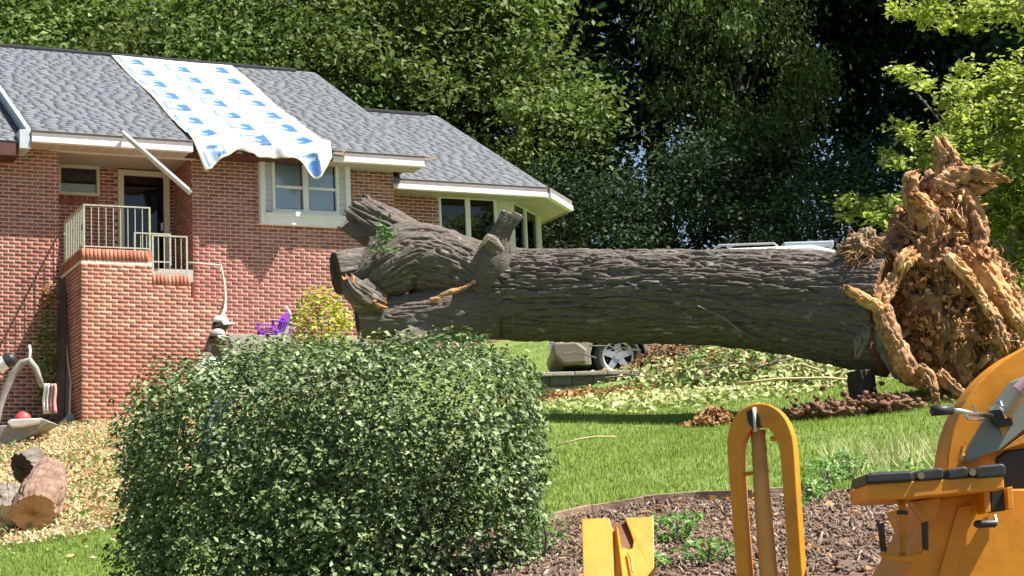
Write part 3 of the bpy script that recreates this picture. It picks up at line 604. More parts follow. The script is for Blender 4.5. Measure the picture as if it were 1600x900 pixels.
# tarp over the ridge, printed with rows of blue panels, its loose end hanging over the eave
def tarp():
    d = np.array([0, VR-VE, ZR-ZE]); Ls = np.linalg.norm(d); d /= Ls; nrm = np.array([0, -d[2], d[1]])
    nu, ns = 105, 260
    S = np.linspace(0, 1, nu)[None,:]; Tt = np.linspace(0, 1, ns)[:,None]       # S across, T from ridge to loose end
    hang = .30 + .03*np.sin(S*15) + .02*np.sin(S*31+1) + .34*np.exp(-(S/.13)**2) - .10*np.exp(-((S-.36)/.1)**2) + .38*np.exp(-((S-.86)/.09)**2) - .12*np.clip((S-.95)/.05, 0, 1)
    tot = Ls + .05 + hang; s = Tt*tot                                  # distance below the ridge
    u = -4.12 + 2.62*S + .0*s
    u = np.broadcast_to(u, (ns, nu)); crs = np.abs(vnoise(np.stack([u.ravel()*2.2+s.ravel()*.7, s.ravel()*1.5-u.ravel()*.8, 0*s.ravel()+4], -1))).reshape(ns, nu); lift = .03 + .03*(1-np.minimum(crs*3, 1))*np.clip(s/Ls, .15, 1) + .012*fbm(np.stack([u.ravel()*1.2, s.ravel()*.8, 0*s.ravel()], -1), 3).reshape(ns, nu) + .03*np.exp(-((s-Ls+.2)/.8)**2)*(1+np.sin(u*7+s))
    on = np.minimum(s, Ls+.05); over = np.maximum(0, s-Ls-.05)
    P = np.array([0, VR, ZR-ZB]) - d*on[...,None] + nrm*lift[...,None]
    P[...,0] = u + .05*np.sin(s*1.3)*(S-.5) + over*(.25-.2*S)
    fold = np.sin(S*23+s*.6)*.045 + .02*np.sin(S*51) + .05*np.sin(S*9+1)
    P[...,2] -= over*.93; P[...,1] -= over*.22 + fold*np.minimum(over*4, 1)
    P[...,2] += .09*np.maximum(0, 1-np.abs(s-Ls-.05)/.5)*np.maximum(0, np.sin(S*8.5-.6))**2*(over <= 0)
    # print: three columns of pale blue frames with a dark block, two tones
    col = np.zeros((ns, nu, 4)); col[...] = (.74, .75, .755, 1)
    for ci, c in enumerate((.12, .47, .80)):
        for r in range(9):
            s0 = .30 + r*.98 + (0., .3, .08)[ci]; su = (S - c)/.088; ts = (s - s0)/.56      # 0..1 inside a mark
            inside = (np.abs(su) < 1) & (ts > 0) & (ts < 1)
            border = inside & ((np.abs(su) > .80) | (ts < .14) | (ts > .86))
            fill = inside & ~border
            blk = (su > .30 + .22*np.sin(ts*8+1)) & (ts > .25) & (ts < 1.2) & (su < 1.1) | ((su > -.1) & (su < .5) & (ts > .8) & (ts < 1.08))
            col[fill] = (.42, .58, .74, 1); col[border] = (.11, .21, .36, 1); col[blk & (ts > .1) & (ts < 1.15)] = (.065, .165, .42, 1)
    edge = (S < .012) | (S > .988) | (Tt > .996); col[np.broadcast_to(edge, (ns, nu))] = (.62, .60, .42, 1)
    i = np.arange(ns*nu).reshape(ns, nu); F = np.stack([i[:-1,:-1], i[1:,:-1], i[1:,1:], i[:-1,1:]], -1).reshape(-1, 4)
    V = P.reshape(-1, 3); base = hw(-2.8, 2.5, 11.7); R = np.stack([HU, HV, np.array([0,0,1.])], 1)
    W = (V*1.0)@R.T + HB + np.array([0,0,ZB]) - base
    me = mesh_np('tarp', W, F, True); at_ = me.color_attributes.new('print', 'FLOAT_COLOR', 'POINT'); at_.data.foreach_set('color', col.reshape(-1).astype(np.float32))
    o = link('tarp', me, TARP); o.location = base
    sm = o.modifiers.new('thick', 'SOLIDIFY'); sm.thickness = .004
    tag(o, 'white tarp printed with blue panels draped over the shingle roof', 'tarp')
tarp()

# ------------------------------------------------------------------ the fallen oak
def resample(pts, rad, step):
    P = np.array(pts, float); R = np.array(rad, float); n0 = len(P); t = np.arange(n0)
    tt = np.linspace(0, n0-1, 40*n0)                                    # Catmull-Rom through the given points
    def cr(A):
        A = A.reshape(n0, -1); E_ = np.vstack([2*A[0]-A[1], A, 2*A[-1]-A[-2]]); i = np.minimum(tt.astype(int), n0-2); f = (tt-i)[:,None]
        a, b, c, d = E_[i], E_[i+1], E_[i+2], E_[i+3]
        return .5*((2*b)+(c-a)*f+(2*a-5*b+4*c-d)*f**2+(3*b-a-3*c+d)*f**3)
    Q = cr(P); r = cr(R)[:,0]; L = np.r_[0, np.cumsum(np.linalg.norm(np.diff(Q, axis=0), axis=1))]
    s = np.linspace(0, L[-1], max(3, int(L[-1]/step)))
    return np.stack([np.interp(s, L, Q[:,k]) for k in range(3)], 1), np.interp(s, L, r), s
def bark_tube(name, pts, rad, mat, parent=None, step=.016, nu=200, amp=.028, freq=9., along=2.2, lump=.05, seed=0., caps=(True, True), capmat=None, origin=None, ragged=0.):
    Q, r, s = resample(pts, rad, step); n = len(Q); d = np.gradient(Q, axis=0); d /= np.linalg.norm(d, axis=1, keepdims=True)
    up = np.array([0,0,1.]) if abs(d[0][2]) < .9 else np.array([1.,0,0]); X = []; Y = []
    for i in range(n):
        x = np.cross(d[i], up); x /= np.linalg.norm(x); y = np.cross(x, d[i]); up = y; X.append(x); Y.append(y)
    X, Y = np.array(X), np.array(Y); a = np.linspace(0, 2*np.pi, nu, endpoint=False)
    ca, sa = np.cos(a)[None,:], np.sin(a)[None,:]; S = s[:,None]+0*ca; RR_ = r[:,None]+0*ca; rm = float(np.mean(r))
    p = np.stack([ca*rm*freq+0*S, sa*rm*freq+0*S, S*along+seed], -1).reshape(-1, 3)
    w = np.stack([fbm(p*.6+11, 2), fbm(p*.6+31, 2), fbm(p*.6+51, 2)], -1)*.6
    rid = np.abs(vnoise(p + w)); rid2 = np.abs(vnoise(p*2.1 + w*1.5 + 17)); crk = np.minimum(np.abs(vnoise(np.stack([p[:,0]*.55, p[:,1]*.55, p[:,2]*2.4], -1) + w*1.2 + 71))*4.5, 1)
    h = np.minimum(rid*4.2, 1)**.7*(.55+.3*crk) + .35*np.minimum(rid2*2.8, 1) + .18*vnoise(p*np.array([2.5,2.5,5])+3)
    big = fbm(np.stack([ca*1.3+0*S, sa*1.3+0*S, S*.9+seed*3], -1).reshape(-1, 3), 3)*lump
    D = (RR_.ravel()*(1+big) + amp*(h-.6)).reshape(n, nu)
    off = np.zeros((n, nu))
    if ragged:
        e = np.clip((s - (s[-1]-ragged))/ragged, 0, 1)[:,None]**1.0; off = e*ragged*.9*(fbm(np.stack([ca*3+0*S, sa*3+0*S, 0*S+seed], -1).reshape(-1, 3), 3).reshape(n, nu))
    V = Q[:,None]+X[:,None]*(D*ca)[...,None]+Y[:,None]*(D*sa)[...,None]+d[:,None]*off[...,None]
    i = np.arange(n*nu).reshape(n, nu); j = np.roll(i, -1, 1); F = np.stack([i[:-1], j[:-1], j[1:], i[1:]], -1).reshape(-1, 4); V = V.reshape(-1, 3); mi = np.zeros(len(F), int)
    for e, row in ((0, 0), (1, n-1)):
        if caps[e]:
            rings = [i[row]]; c0 = V[i[row]].mean(0)
            for k, q in enumerate((.94, .8, .55, .3, .1, .002)):
                ring = c0 + (V[i[row]]-c0)*q + d[row]*(.025*rng.normal(size=(nu,1)) if ragged else .004*rng.normal(size=(nu,1)))*1
                b = len(V); V = np.vstack([V, ring]); rings.append(np.arange(b, b+nu))
            for A, B in zip(rings[:-1], rings[1:]):
                f = np.stack([A, np.roll(A,-1), np.roll(B,-1), B], -1); F = np.vstack([F, f if e else f[:,::-1]]); mi = np.r_[mi, np.ones(nu, int)]
    o0 = np.array(origin) if origin is not None else np.zeros(3)
    me = mesh_np(name, V - o0, F, True, mi)
    return link(name, me, [mat, capmat or WOOD_PALE], parent)
TS = .955                       # depth factor of the whole tree
_at0 = at
def at(x, y, d): return _at0(x, y, d*TS)
o_tr = at(1000, 530, 24.2)
def px(*a): return [tuple(at(x, y, d)) for x, y, d, r in a], [r*d*TS/FPX for x, y, d, r in a]
TREE = empty('fallen_oak', tuple(o_tr), 'huge fallen oak trunk with torn root plate lying across the lawn', 'tree')
def limb(name, spec, mat=BARK_TRUNK, **k):
    P, R = px(*spec); return bark_tube(name, P, R, mat, TREE, origin=o_tr, **k)
limb('trunk', [(690,455,25.3,52),(745,459,25.15,62),(800,461,25.0,69),(950,463,24.55,70),(1100,465,24.1,73),(1220,471,23.75,77),(1320,483,23.45,87),(1390,490,23.2,97)], step=.013, nu=400, amp=.066, freq=17, along=1.7, lump=.035, capmat=ROOTSOIL)
limb('limb', [(800,452,24.8,48),(735,432,24.85,52),(680,412,24.8,54),(636,404,24.7,52),(600,424,24.6,42),(563,449,24.5,25)], step=.012, nu=280, amp=.05, freq=15, along=2.6, lump=.12, seed=4, capmat=WOOD_RAW, ragged=.15)
limb('limb', [(665,402,25.3,30),(620,376,25.3,37),(588,356,25.3,36),(560,338,25.3,32)], step=.014, nu=160, amp=.045, freq=14, along=2, lump=.1, seed=9, capmat=BARK, ragged=.2)
limb('limb', [(620,412,24.8,30),(580,420,24.75,33),(524,427,24.6,33)], step=.014, nu=160, amp=.035, freq=12, seed=13, capmat=BARK_DARK)
limb('limb', [(770,482,24.9,50),(700,490,24.75,44),(640,496,24.65,36),(590,498,24.6,32),(558,502,24.55,24)], step=.014, nu=200, amp=.03, freq=10, seed=21, lump=.08, capmat=BARK_DARK)
limb('broken_knot', [(596,476,24.35,13),(570,464,24.25,20),(553,452,24.2,16),(546,440,24.2,9)], step=.014, nu=90, amp=.04, lump=.45, seed=2, capmat=WOOD_RAW, ragged=.1)
limb('torn_strip', [(672,470,24.3,2),(700,459,24.3,3.5),(725,449,24.35,3),(742,440,24.42,2)], mat=ROOTWOOD, step=.016, nu=30, amp=.03, lump=.5, seed=6, capmat=ROOTWOOD)
for k, (x, y, l, an) in enumerate([(562,458,12,.5),(576,474,12,-.4),(592,478,14,.2)]):
    limb('splinter', [(x-l*math.cos(an), y-l*math.sin(an), 24.4, 2.5), (x, y, 24.2, 3.2), (x+l*math.cos(an), y+l*math.sin(an), 24.15, 1)], mat=(WOOD_RAW, ROOTWOOD)[k % 2], step=.02, nu=24, amp=.02, lump=.5, seed=70+k, capmat=WOOD_RAW)
limb('broken_knot', [(606,556,24.4,10),(622,542,24.4,16),(650,530,24.45,19),(690,515,24.6,16)], step=.02, nu=80, amp=.03, seed=31, lump=.2, mat=BARK)
st = limb('branch_stub', [(748,470,24.9,26),(764,420,24.62,32),(776,390,24.55,25),(783,368,24.5,17),(791,350,24.45,14),(798,336,24.45,14)], step=.014, nu=90, amp=.02, freq=14, lump=.15, seed=41)
limb('branch_stub', [(780,395,24.45,14),(768,380,24.35,14),(759,374,24.3,10)], step=.014, nu=60, amp=.015, seed=43, lump=.2, mat=BARK)
limb('branch_stub', [(790,360,24.45,9),(803,344,24.4,9),(808,335,24.4,9)], step=.014, nu=50, amp=.012, seed=45, lump=.1)
# ivy sprig on the limb
P = np.array([at(600+rng.normal(0,9), 372+rng.normal(0,13), 24.2) for _ in range(60)]) - o_tr
link('leaf_sprig', leaves_mesh('leaf_sprig', P, np.tile([0,-.5,.7], (60,1)), .09), LEAF_WEED, TREE, 'stuff')
# thin vine hanging along the bark
MB().tube([Vector(at(x, y, d)-o_tr) for x, y, d in ((1090,478,23.45),(1130,496,23.4),(1155,516,23.4),(1180,530,23.45),(1215,532,23.5))], .012, 5).build('vine', BARK, TREE)
# root plate -------------------------------------------------------------
def blob(name, c, ax, mat, parent, origin, n=70, amp=.3, freq=2.2, seed=0., oct_=6, cav=.35):
    th = np.linspace(0, np.pi, n); ph = np.linspace(0, 2*np.pi, 2*n, endpoint=False); T, Pp = np.meshgrid(th, ph, indexing='ij')
    D = np.stack([np.sin(T)*np.cos(Pp), np.sin(T)*np.sin(Pp), np.cos(T)], -1).reshape(-1, 3)
    q = D*np.array(ax)*freq + seed; h = fbm(q, oct_)*.6 + .5*(1-2*np.abs(vnoise(q*2.3+9))) + .3*(1-2*np.abs(vnoise(q*5.1+19))) + .16*vnoise(q*11+3); cv = np.maximum(0, vnoise(q*1.25+40)-.05)*1.9
    V = np.array(c) - np.array(origin) + D*np.array(ax)*(1 + amp*h - cav*cv)[:,None]
    i = np.arange(n*2*n).reshape(n, 2*n); j = np.roll(i, -1, 1); F = np.stack([i[:-1], i[1:], j[1:], j[:-1]], -1).reshape(-1, 4)
    return link(name, mesh_np(name, V, F, False), mat, parent)
rp = at(1462, 455, 23.0)
blob('root_plate', at(1458, 460, 23.25), (.46, .62, 1.02), ROOTSOIL, TREE, o_tr, n=110, amp=.30, freq=2.6, seed=3., cav=.5)
blob('root_plate', at(1540, 500, 23.35), (.38, .45, .72), ROOTSOIL, TREE, o_tr, n=70, amp=.32, freq=3.2, seed=13., cav=.4)
blob('root_plate', at(1470, 345, 23.2), (.34, .36, .46), ROOTSOIL, TREE, o_tr, n=60, amp=.4, freq=4, seed=23., cav=.5)
blob('root_clump', at(1352, 392, 23.1), (.27, .28, .21), M('fibrous_root', [(.12,.08,.05),(.26,.18,.11),(.36,.28,.18)], 9, .95, bump=.8, bscale=50), TREE, o_tr, n=50, amp=.35, freq=7, seed=33., cav=.3)  # tuft of fibrous roots left of the root plate
def root(spec, mat=ROOTWOOD, amp=.03, lump=.22, seed=0, nu=40, ragged=.1, step=.022):
    spec = [(x, y, d, r*.8) for x, y, d, r in spec]; P, R = px(*spec); return bark_tube('root', P, R, mat, TREE, step=step*.7, nu=nu+30, amp=amp*1.5, freq=17, along=8, lump=lump*1.9, seed=seed, origin=o_tr, capmat=WOOD_RAW, ragged=ragged)
root([(1478,330,23.0,24),(1474,290,22.95,17),(1472,255,22.95,13),(1474,238,22.95,15),(1470,226,22.95,9)], seed=1)
root([(1480,262,22.95,11),(1488,248,22.95,13),(1484,240,22.9,8)], seed=2)
root([(1470,300,22.9,22),(1490,276,22.85,15),(1520,272,22.8,11),(1548,276,22.75,8),(1570,281,22.7,3)], seed=3)
root([(1500,285,22.95,12),(1525,291,22.9,10),(1545,289,22.85,4)], seed=4)
root([(1548,274,22.75,4),(1553,266,22.73,3),(1557,260,22.7,1.5)], seed=5, lump=.1)
root([(1500,272,22.85,5),(1503,263,22.85,4),(1500,256,22.85,2)], seed=5.5, lump=.1)
root([(1440,345,22.9,24),(1424,318,22.85,15),(1420,296,22.85,13),(1422,278,22.85,15),(1428,272,22.85,8)], seed=6)
root([(1455,350,22.8,20),(1440,318,22.75,14),(1430,308,22.7,9)], seed=7, mat=WOOD_RAW)
root([(1510,390,22.8,20),(1535,425,22.75,24),(1562,460,22.7,20),(1590,495,22.7,14),(1604,520,22.7,9)], seed=8, mat=WOOD_RAW, lump=.3)
root([(1405,422,22.6,6),(1392,445,22.55,11),(1378,470,22.5,12),(1378,487,22.5,13)], seed=9, lump=.15)
root([(1323,452,22.3,5),(1345,464,22.35,8),(1366,477,22.4,10),(1380,490,22.5,12)], seed=10, mat=WOOD_RAW, lump=.15)
root([(1378,482,22.45,15),(1388,515,22.45,18),(1402,548,22.45,21),(1420,580,22.5,22),(1445,600,22.6,14)], seed=11, lump=.2)
root([(1375,492,22.5,9),(1380,520,22.5,14),(1390,552,22.55,18),(1412,585,22.6,16)], seed=12, mat=BARK, lump=.2)
root([(1358,508,22.6,8),(1350,525,22.6,11),(1343,540,22.6,9),(1340,550,22.6,3)], seed=13, mat=BARK, lump=.15)
root([(1440,575,22.4,8),(1455,592,22.35,6),(1460,615,22.3,5),(1462,632,22.3,4)], seed=14)
root([(1470,585,22.5,10),(1490,605,22.45,8),(1515,622,22.4,5)], seed=15)
root([(1425,395,22.6,14),(1412,408,22.55,16),(1408,420,22.55,12)], seed=16, mat=WOOD_RAW, lump=.4)
root([(1500,300,22.9,16),(1520,330,22.85,14),(1532,365,22.8,12),(1522,395,22.8,12)], seed=17)
root([(1480,400,22.5,8),(1500,420,22.45,10),(1525,450,22.45,8),(1545,490,22.4,6)], seed=18, mat=WOOD_RAW)
root([(1545,480,22.5,10),(1560,510,22.45,9),(1570,545,22.4,7)], seed=19)
root([(1560,460,22.55,7),(1580,490,22.5,6),(1594,505,22.5,4)], seed=20, mat=WOOD_RAW)
pts = [(1430,330),(1450,380),(1405,400),(1470,420),(1440,450),(1500,345),(1520,520),(1490,540),(1460,520),(1415,520),(1500,470),(1540,560),(1480,370),(1430,480),(1555,530),(1515,430),(1535,400),(1450,560)]
for k, (x, y) in enumerate(pts):
    a = rng.uniform(0, 6.28); l = rng.uniform(8, 22); dd = 22.62 + .15*rng.random(); r_ = rng.uniform(2.2, 5.5)
    root([(x-l*math.cos(a),y-l*math.sin(a),dd+.25,r_),(x,y,dd,r_*1.1),(x+l*math.cos(a),y+l*math.sin(a)*.9,dd-.12,r_*.6)], seed=30+k, mat=(ROOTWOOD, ROOTSOIL, ROOTWOOD)[k % 3], nu=24, lump=.35, step=.03)
# crumbs of soil and splinters clinging to the root plate: uncountable
def crumbs(name, C_, size, mat, parent=None, origin=(0,0,0), kind='stuff', flat=1., elong=(1,1,1)):
    n = len(C_); ico = np.array([(0,0,1),(.94,0,.3),(.3,.9,.3),(-.75,.55,.3),(-.75,-.55,.3),(.3,-.9,.3),(0,0,-1)], float)
    fc = np.array([(0,1,2),(0,2,3),(0,3,4),(0,4,5),(0,5,1),(6,2,1),(6,3,2),(6,4,3),(6,5,4),(6,1,5)])
    ax = rng.normal(size=(n, 3, 3)); q, _ = np.linalg.qr(ax); sc = size[:,None]*rng.uniform(.45, 1.2, (n, 3))*np.array([1, 1, flat])*np.array(elong)
    V = (ico[None]*sc[:,None])@q.transpose(0,2,1) + (np.asarray(C_)-np.array(origin))[:,None]
    return link(name, mesh_np(name, V.reshape(-1, 3), (fc[None]+7*np.arange(n)[:,None,None]).reshape(-1, 3)), mat, parent, kind)
n = 900; D = rng.normal(size=(n, 3)); D[:,1] = -abs(D[:,1])*.9; D /= np.linalg.norm(D, axis=1, keepdims=True)
CC = np.concatenate([at(1458,460,23.25)+D[:500]*np.array([.50,.66,1.08]), at(1540,500,23.35)+D[500:740]*np.array([.42,.5,.78]), at(1470,345,23.2)+D[740:]*np.array([.4,.42,.52])])
crumbs('soil_crumb', CC, rng.uniform(.018, .065, n), M('root_crumb', [(.09,.05,.03),(.30,.17,.09),(.50,.24,.09),(.62,.46,.32)], 3, .95, island=-.3, bump=.5), TREE, o_tr)
n2 = 1100; q = CC[rng.integers(0, n, n2)] + rng.normal(size=(n2, 3))*.05
crumbs('splinter', q, rng.uniform(.02, .06, n2), M('splinter_wood', [(.20,.09,.04),(.48,.25,.11),(.74,.54,.33)], 3, .9, island=-.3, bump=.5), TREE, o_tr, elong=(2.0, .55, .4))
mb = MB()
for k in range(1000):
    c = CC[rng.integers(n)] - o_tr; a = rng.normal(size=3); a /= np.linalg.norm(a); l = rng.uniform(.04, .26)
    q = c+a*l*.5+rng.normal(size=3)*.03; mb.tube([c-a*l, q, c+a*l+np.array([0,0,-.05])], [.002, .006, .002], 4, cap=False)
mb.build('rootlet', ROOTWOOD, TREE, kind='stuff')
mb = MB(); c0 = at(1352, 400, 23.0) - o_tr
for k in range(260):
    a = rng.normal(size=3); a /= np.linalg.norm(a); c = c0 + a*np.array([.25,.25,.19]); t = a*.08 + np.array([0,0,-.10])*rng.random(); mb.tube([c, c+t*.6+rng.normal(size=3)*.03, c+t*1.4+rng.normal(size=3)*.04], [.006,.005,.002], 4, cap=False)
mb.build('root_fibre', ROOTWOOD, TREE, kind='stuff')

at = _at0
def px(*a): return [tuple(at(x, y, d)) for x, y, d, r in a], [r*d/FPX for x, y, d, r in a]
# ------------------------------------------------------------------ big clipped shrub in the foreground
def hedge():
    c = np.array([-1.27, 13.5, 0]); zb = tz(-1.27, 12.9)-.1; zt = 3.30
    root_ = empty('clipped_shrub', (c[0], c[1], zb), 'large rounded green hedge shrub with small glossy leaves in the foreground', 'shrub')
    def shell(n, lo, hi):
        D = rng.normal(size=(n, 3)); D /= np.linalg.norm(D, axis=1, keepdims=True)
        e = 6.0; k = (np.abs(D)**e).sum(1)**(-1/e); P = D*k[:,None]                       # super-ellipsoid, boxy
        N = np.sign(D)*np.abs(P)**(e-1); N /= np.linalg.norm(N, axis=1, keepdims=True)
        lump_ = 1 + .06*fbm(P*2.6+5, 3) + .05*vnoise(P*7)
        rad = rng.uniform(lo, hi, n)*lump_; hh = (zt-zb)/2+.12
        A = np.array([1.36, 1.15, hh]); Q = P*A*rad[:,None]; Q[:,2] += hh - .12
        Q[:,2] -= np.clip(-(Q[:,0]+.35), 0, 2)*.14*np.clip(Q[:,2]/1.8, 0, 1)
        return Q, N
    Q, N = shell(33000, .90, 1.02); Q2, N2 = shell(40000, .40, .92)
    k = (Q[:,2] > -.1) & (Q[:,1] < .7); Q, N = Q[k], N[k]; k = (Q2[:,2] > -.1) & (Q2[:,1] < .6); Q2, N2 = Q2[k], N2[k]
    # shoots standing out of the surface, each a row of leaves
    S, SN = shell(1900, .96, .99); k = (S[:,1] < .8) & (S[:,2] > .1); S, SN = S[k], SN[k]
    d = SN + np.array([0,-.1,.45]) + .35*rng.normal(size=SN.shape); d /= np.linalg.norm(d, axis=1, keepdims=True)
    sh = np.concatenate([S + d*t + .012*rng.normal(size=S.shape) for t in np.linspace(.0, .10, 6)]); shn = np.tile(SN, (6, 1))
    P = np.concatenate([Q, Q2, sh]); NN = np.concatenate([N*.8 + np.array([.1,-.1,.75]), N2+np.array([0,0,.8]), shn*.8 + np.array([.1,-.1,.8])])
    link('foliage', leaves_mesh('foliage', P, NN, rng.uniform(.032, .060, len(P)), .6, .22, .55), LEAF_BUSH, root_, 'stuff')
    for k in range(11):
        a = k*2.4; b = Vector((.5*math.cos(a)*rng.random(), .35*math.sin(a), -.1)); t = Vector((1.3*math.cos(a), .9*math.sin(a), rng.uniform(1.0, 1.75))); m_ = b.lerp(t, .5)+Vector((.1*rng.normal(), .1*rng.normal(), .15))
        MB().tube([b, m_, t], [.035, .02, .006], 6).build('stem', BARK_DARK, root_)
hedge()

# ------------------------------------------------------------------ trees
def crown_mesh(name, R, H, n_cl, n_leaf, leaf, seed, cl_r=1.2, hollow=.45, flat=.6, z0=0.):
    """leaf clumps spread through an ellipsoid of radius R, height H; returns mesh and the clump centres"""
    r = np.random.default_rng(seed); C_ = []
    while len(C_) < n_cl:
        p = r.uniform(-1, 1, 3); l = np.linalg.norm(p)
        if hollow < l < 1: C_.append(p*np.array([R, R, H/2])*(1+.12*r.normal()) + np.array([0, 0, H/2+z0]))
    C_ = np.array(C_); P = []; N = []; S = []
    for c in C_:
        k = int(n_leaf*r.uniform(.5, 1.4)); rr = cl_r*r.uniform(.6, 1.25); q = r.normal(size=(k, 3))*np.array([rr, rr, rr*flat])*.5
        P.append(c+q); N.append(np.tile([0, 0, 1.], (k, 1)) + .5*q/rr); S.append(leaf*r.uniform(.6, 1.35, k))
    return leaves_mesh(name, np.concatenate(P), np.concatenate(N), np.concatenate(S), .6, .2, .8), C_
def trunk_mesh(h, C_, r0, seed, lean=.3, base=-.3, nl=16, top=.85):
    r = random.Random(seed); mb = MB(); P = [Vector((0, 0, base))]; n = 6
    for k in range(1, n+1): P.append(Vector((lean*r.uniform(-1, 1)*k/n, lean*r.uniform(-1, 1)*k/n, base+(h*top-base)*k/n)))
    mb.tube(P, [r0*(1.25 if k == 0 else 1-.85*k/n) for k in range(n+1)], 9)
    for c in r.sample(list(C_), min(nl, len(C_))):
        c = Vector(c); t = max(.15, min(.95, (c.z*.62-base)/(h*top-base))); k = min(n-1, int(t*n)); b = P[k].lerp(P[k+1], t*n-k)
        m_ = b.lerp(c, .5)+Vector((0, 0, .25)); rr = r0*(1-.8*t)*.4; mb.tube([b, m_, c], [rr, rr*.6, rr*.2], 5, cap=False)
    return mb.mesh('trunk', True)
CROWNS = {}
def crown_kind(key, leafmat, R, H, ncl, nl, leaf, seed, z0, r0, **k):
    me, C_ = crown_mesh('crown', R, H, ncl, nl, leaf, seed, z0=z0, **k); me.materials.append(leafmat)
    tm = trunk_mesh(H+z0, C_, r0, seed); tm.materials.append(BARK_DARK); CROWNS[key] = (me, tm)
crown_kind('broad_a', LEAF_MID, 4.2, 9.0, 85, 380, .20, 1, 2.2, .28, cl_r=1.35, flat=.55)
crown_kind('broad_b', LEAF_MID, 3.6, 8.0, 75, 380, .19, 2, 1.2, .24, cl_r=1.25, flat=.55)
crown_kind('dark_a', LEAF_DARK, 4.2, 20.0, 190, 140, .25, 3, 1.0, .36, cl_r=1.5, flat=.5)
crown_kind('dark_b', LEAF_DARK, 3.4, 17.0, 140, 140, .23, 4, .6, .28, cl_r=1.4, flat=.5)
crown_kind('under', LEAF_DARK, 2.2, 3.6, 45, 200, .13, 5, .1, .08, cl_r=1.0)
def tree(key, x, y, sc, rz, label, name='tree', group=None, dz=0., sz=1., cat='tree'):
    z = tz(x, y)-.1
    t = empty(name, (x, y, z), label, cat, rz, group)
    for nm, me in zip(('crown', 'trunk'), CROWNS[key]):
        o = bpy.data.objects.new(nm, me); COL.objects.link(o); o.parent = t; o.scale = (sc, sc, sc*sz)
    return t
G1 = 'sunlit trees rising behind the house roof'; G2 = 'dark trees of the shaded wood behind the fallen trunk'; G3 = 'dark shrubs at the foot of the wood'
for k, (x, y, key, sc, lab) in enumerate([(-13.2,50,'broad_a',1.0,'leafy green tree above the far left end of the roof ridge'),(-9.6,48.5,'broad_b',1.0,'leafy green tree directly behind the top of the white tarp'),(-6.4,49.5,'broad_b',1.05,'leafy green tree behind the right end of the main roof ridge'),(-3.2,50,'broad_a',.95,'leafy green tree behind the step between the two roof ridges'),(-.6,51,'broad_b',1.1,'bushy green tree behind the right slope of the lower roof'),
    (-11.2,56,'broad_a',1.25,'taller green tree farther back, above the left half of the tarp'),(-5.0,57,'broad_a',1.3,'taller green tree farther back, above the dip between the roofs'),(-17,53,'broad_a',1.2,'leafy green tree in the top left corner')]):
    tree(key, x, y, sc, k*1.9+.4, lab, 'leafy_tree', G1)
L2 = 'tall dark evergreen tree deep in the shaded wood, or added out of view to shade it'
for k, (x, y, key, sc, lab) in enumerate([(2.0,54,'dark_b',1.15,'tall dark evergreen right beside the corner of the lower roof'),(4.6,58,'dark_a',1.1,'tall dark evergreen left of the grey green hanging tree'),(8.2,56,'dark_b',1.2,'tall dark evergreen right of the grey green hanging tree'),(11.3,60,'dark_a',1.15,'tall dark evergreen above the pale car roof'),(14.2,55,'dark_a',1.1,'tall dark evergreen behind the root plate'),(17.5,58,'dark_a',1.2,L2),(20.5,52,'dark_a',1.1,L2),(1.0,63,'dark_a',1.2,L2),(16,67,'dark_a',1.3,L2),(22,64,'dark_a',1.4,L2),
    (15.6,47,'dark_b',1.1,'dark evergreen directly behind the bright dogwood tree'),(19.3,45,'dark_a',1.05,L2),(24.5,47,'dark_a',1.25,L2),(27,55,'dark_a',1.35,L2),(30,50,'dark_a',1.35,L2)]):  # far right trees are out of view, added to shade the wood
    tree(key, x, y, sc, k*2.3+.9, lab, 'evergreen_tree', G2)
tree('broad_b', 6.5, 51.5, .66, 2.2, 'tall grey green tree hanging before the dark evergreens above the trunk', 'leafy_tree', sz=1.9)
for k, (x, y, sc, lab) in enumerate([(1.6,47,1.0,'low dark shrub just right of the angled bay windows'),(4.4,49,1.1,'low dark shrub above the middle left of the trunk'),(7.4,47.5,.9,'low dark shrub above the middle of the trunk'),(10.3,48,1.1,'low dark shrub behind the pale car roof'),(13.2,44.5,1.0,'low dark shrub hidden mostly behind the root plate'),(12.5,41,.9,'low dark shrub between the car roof and the root plate'),(15.5,40,1.1,'low dark shrub behind the bright dogwood tree')]):
    tree('under', x, y, sc, k*1.3, lab, 'woodland_shrub', G3, cat='shrub')
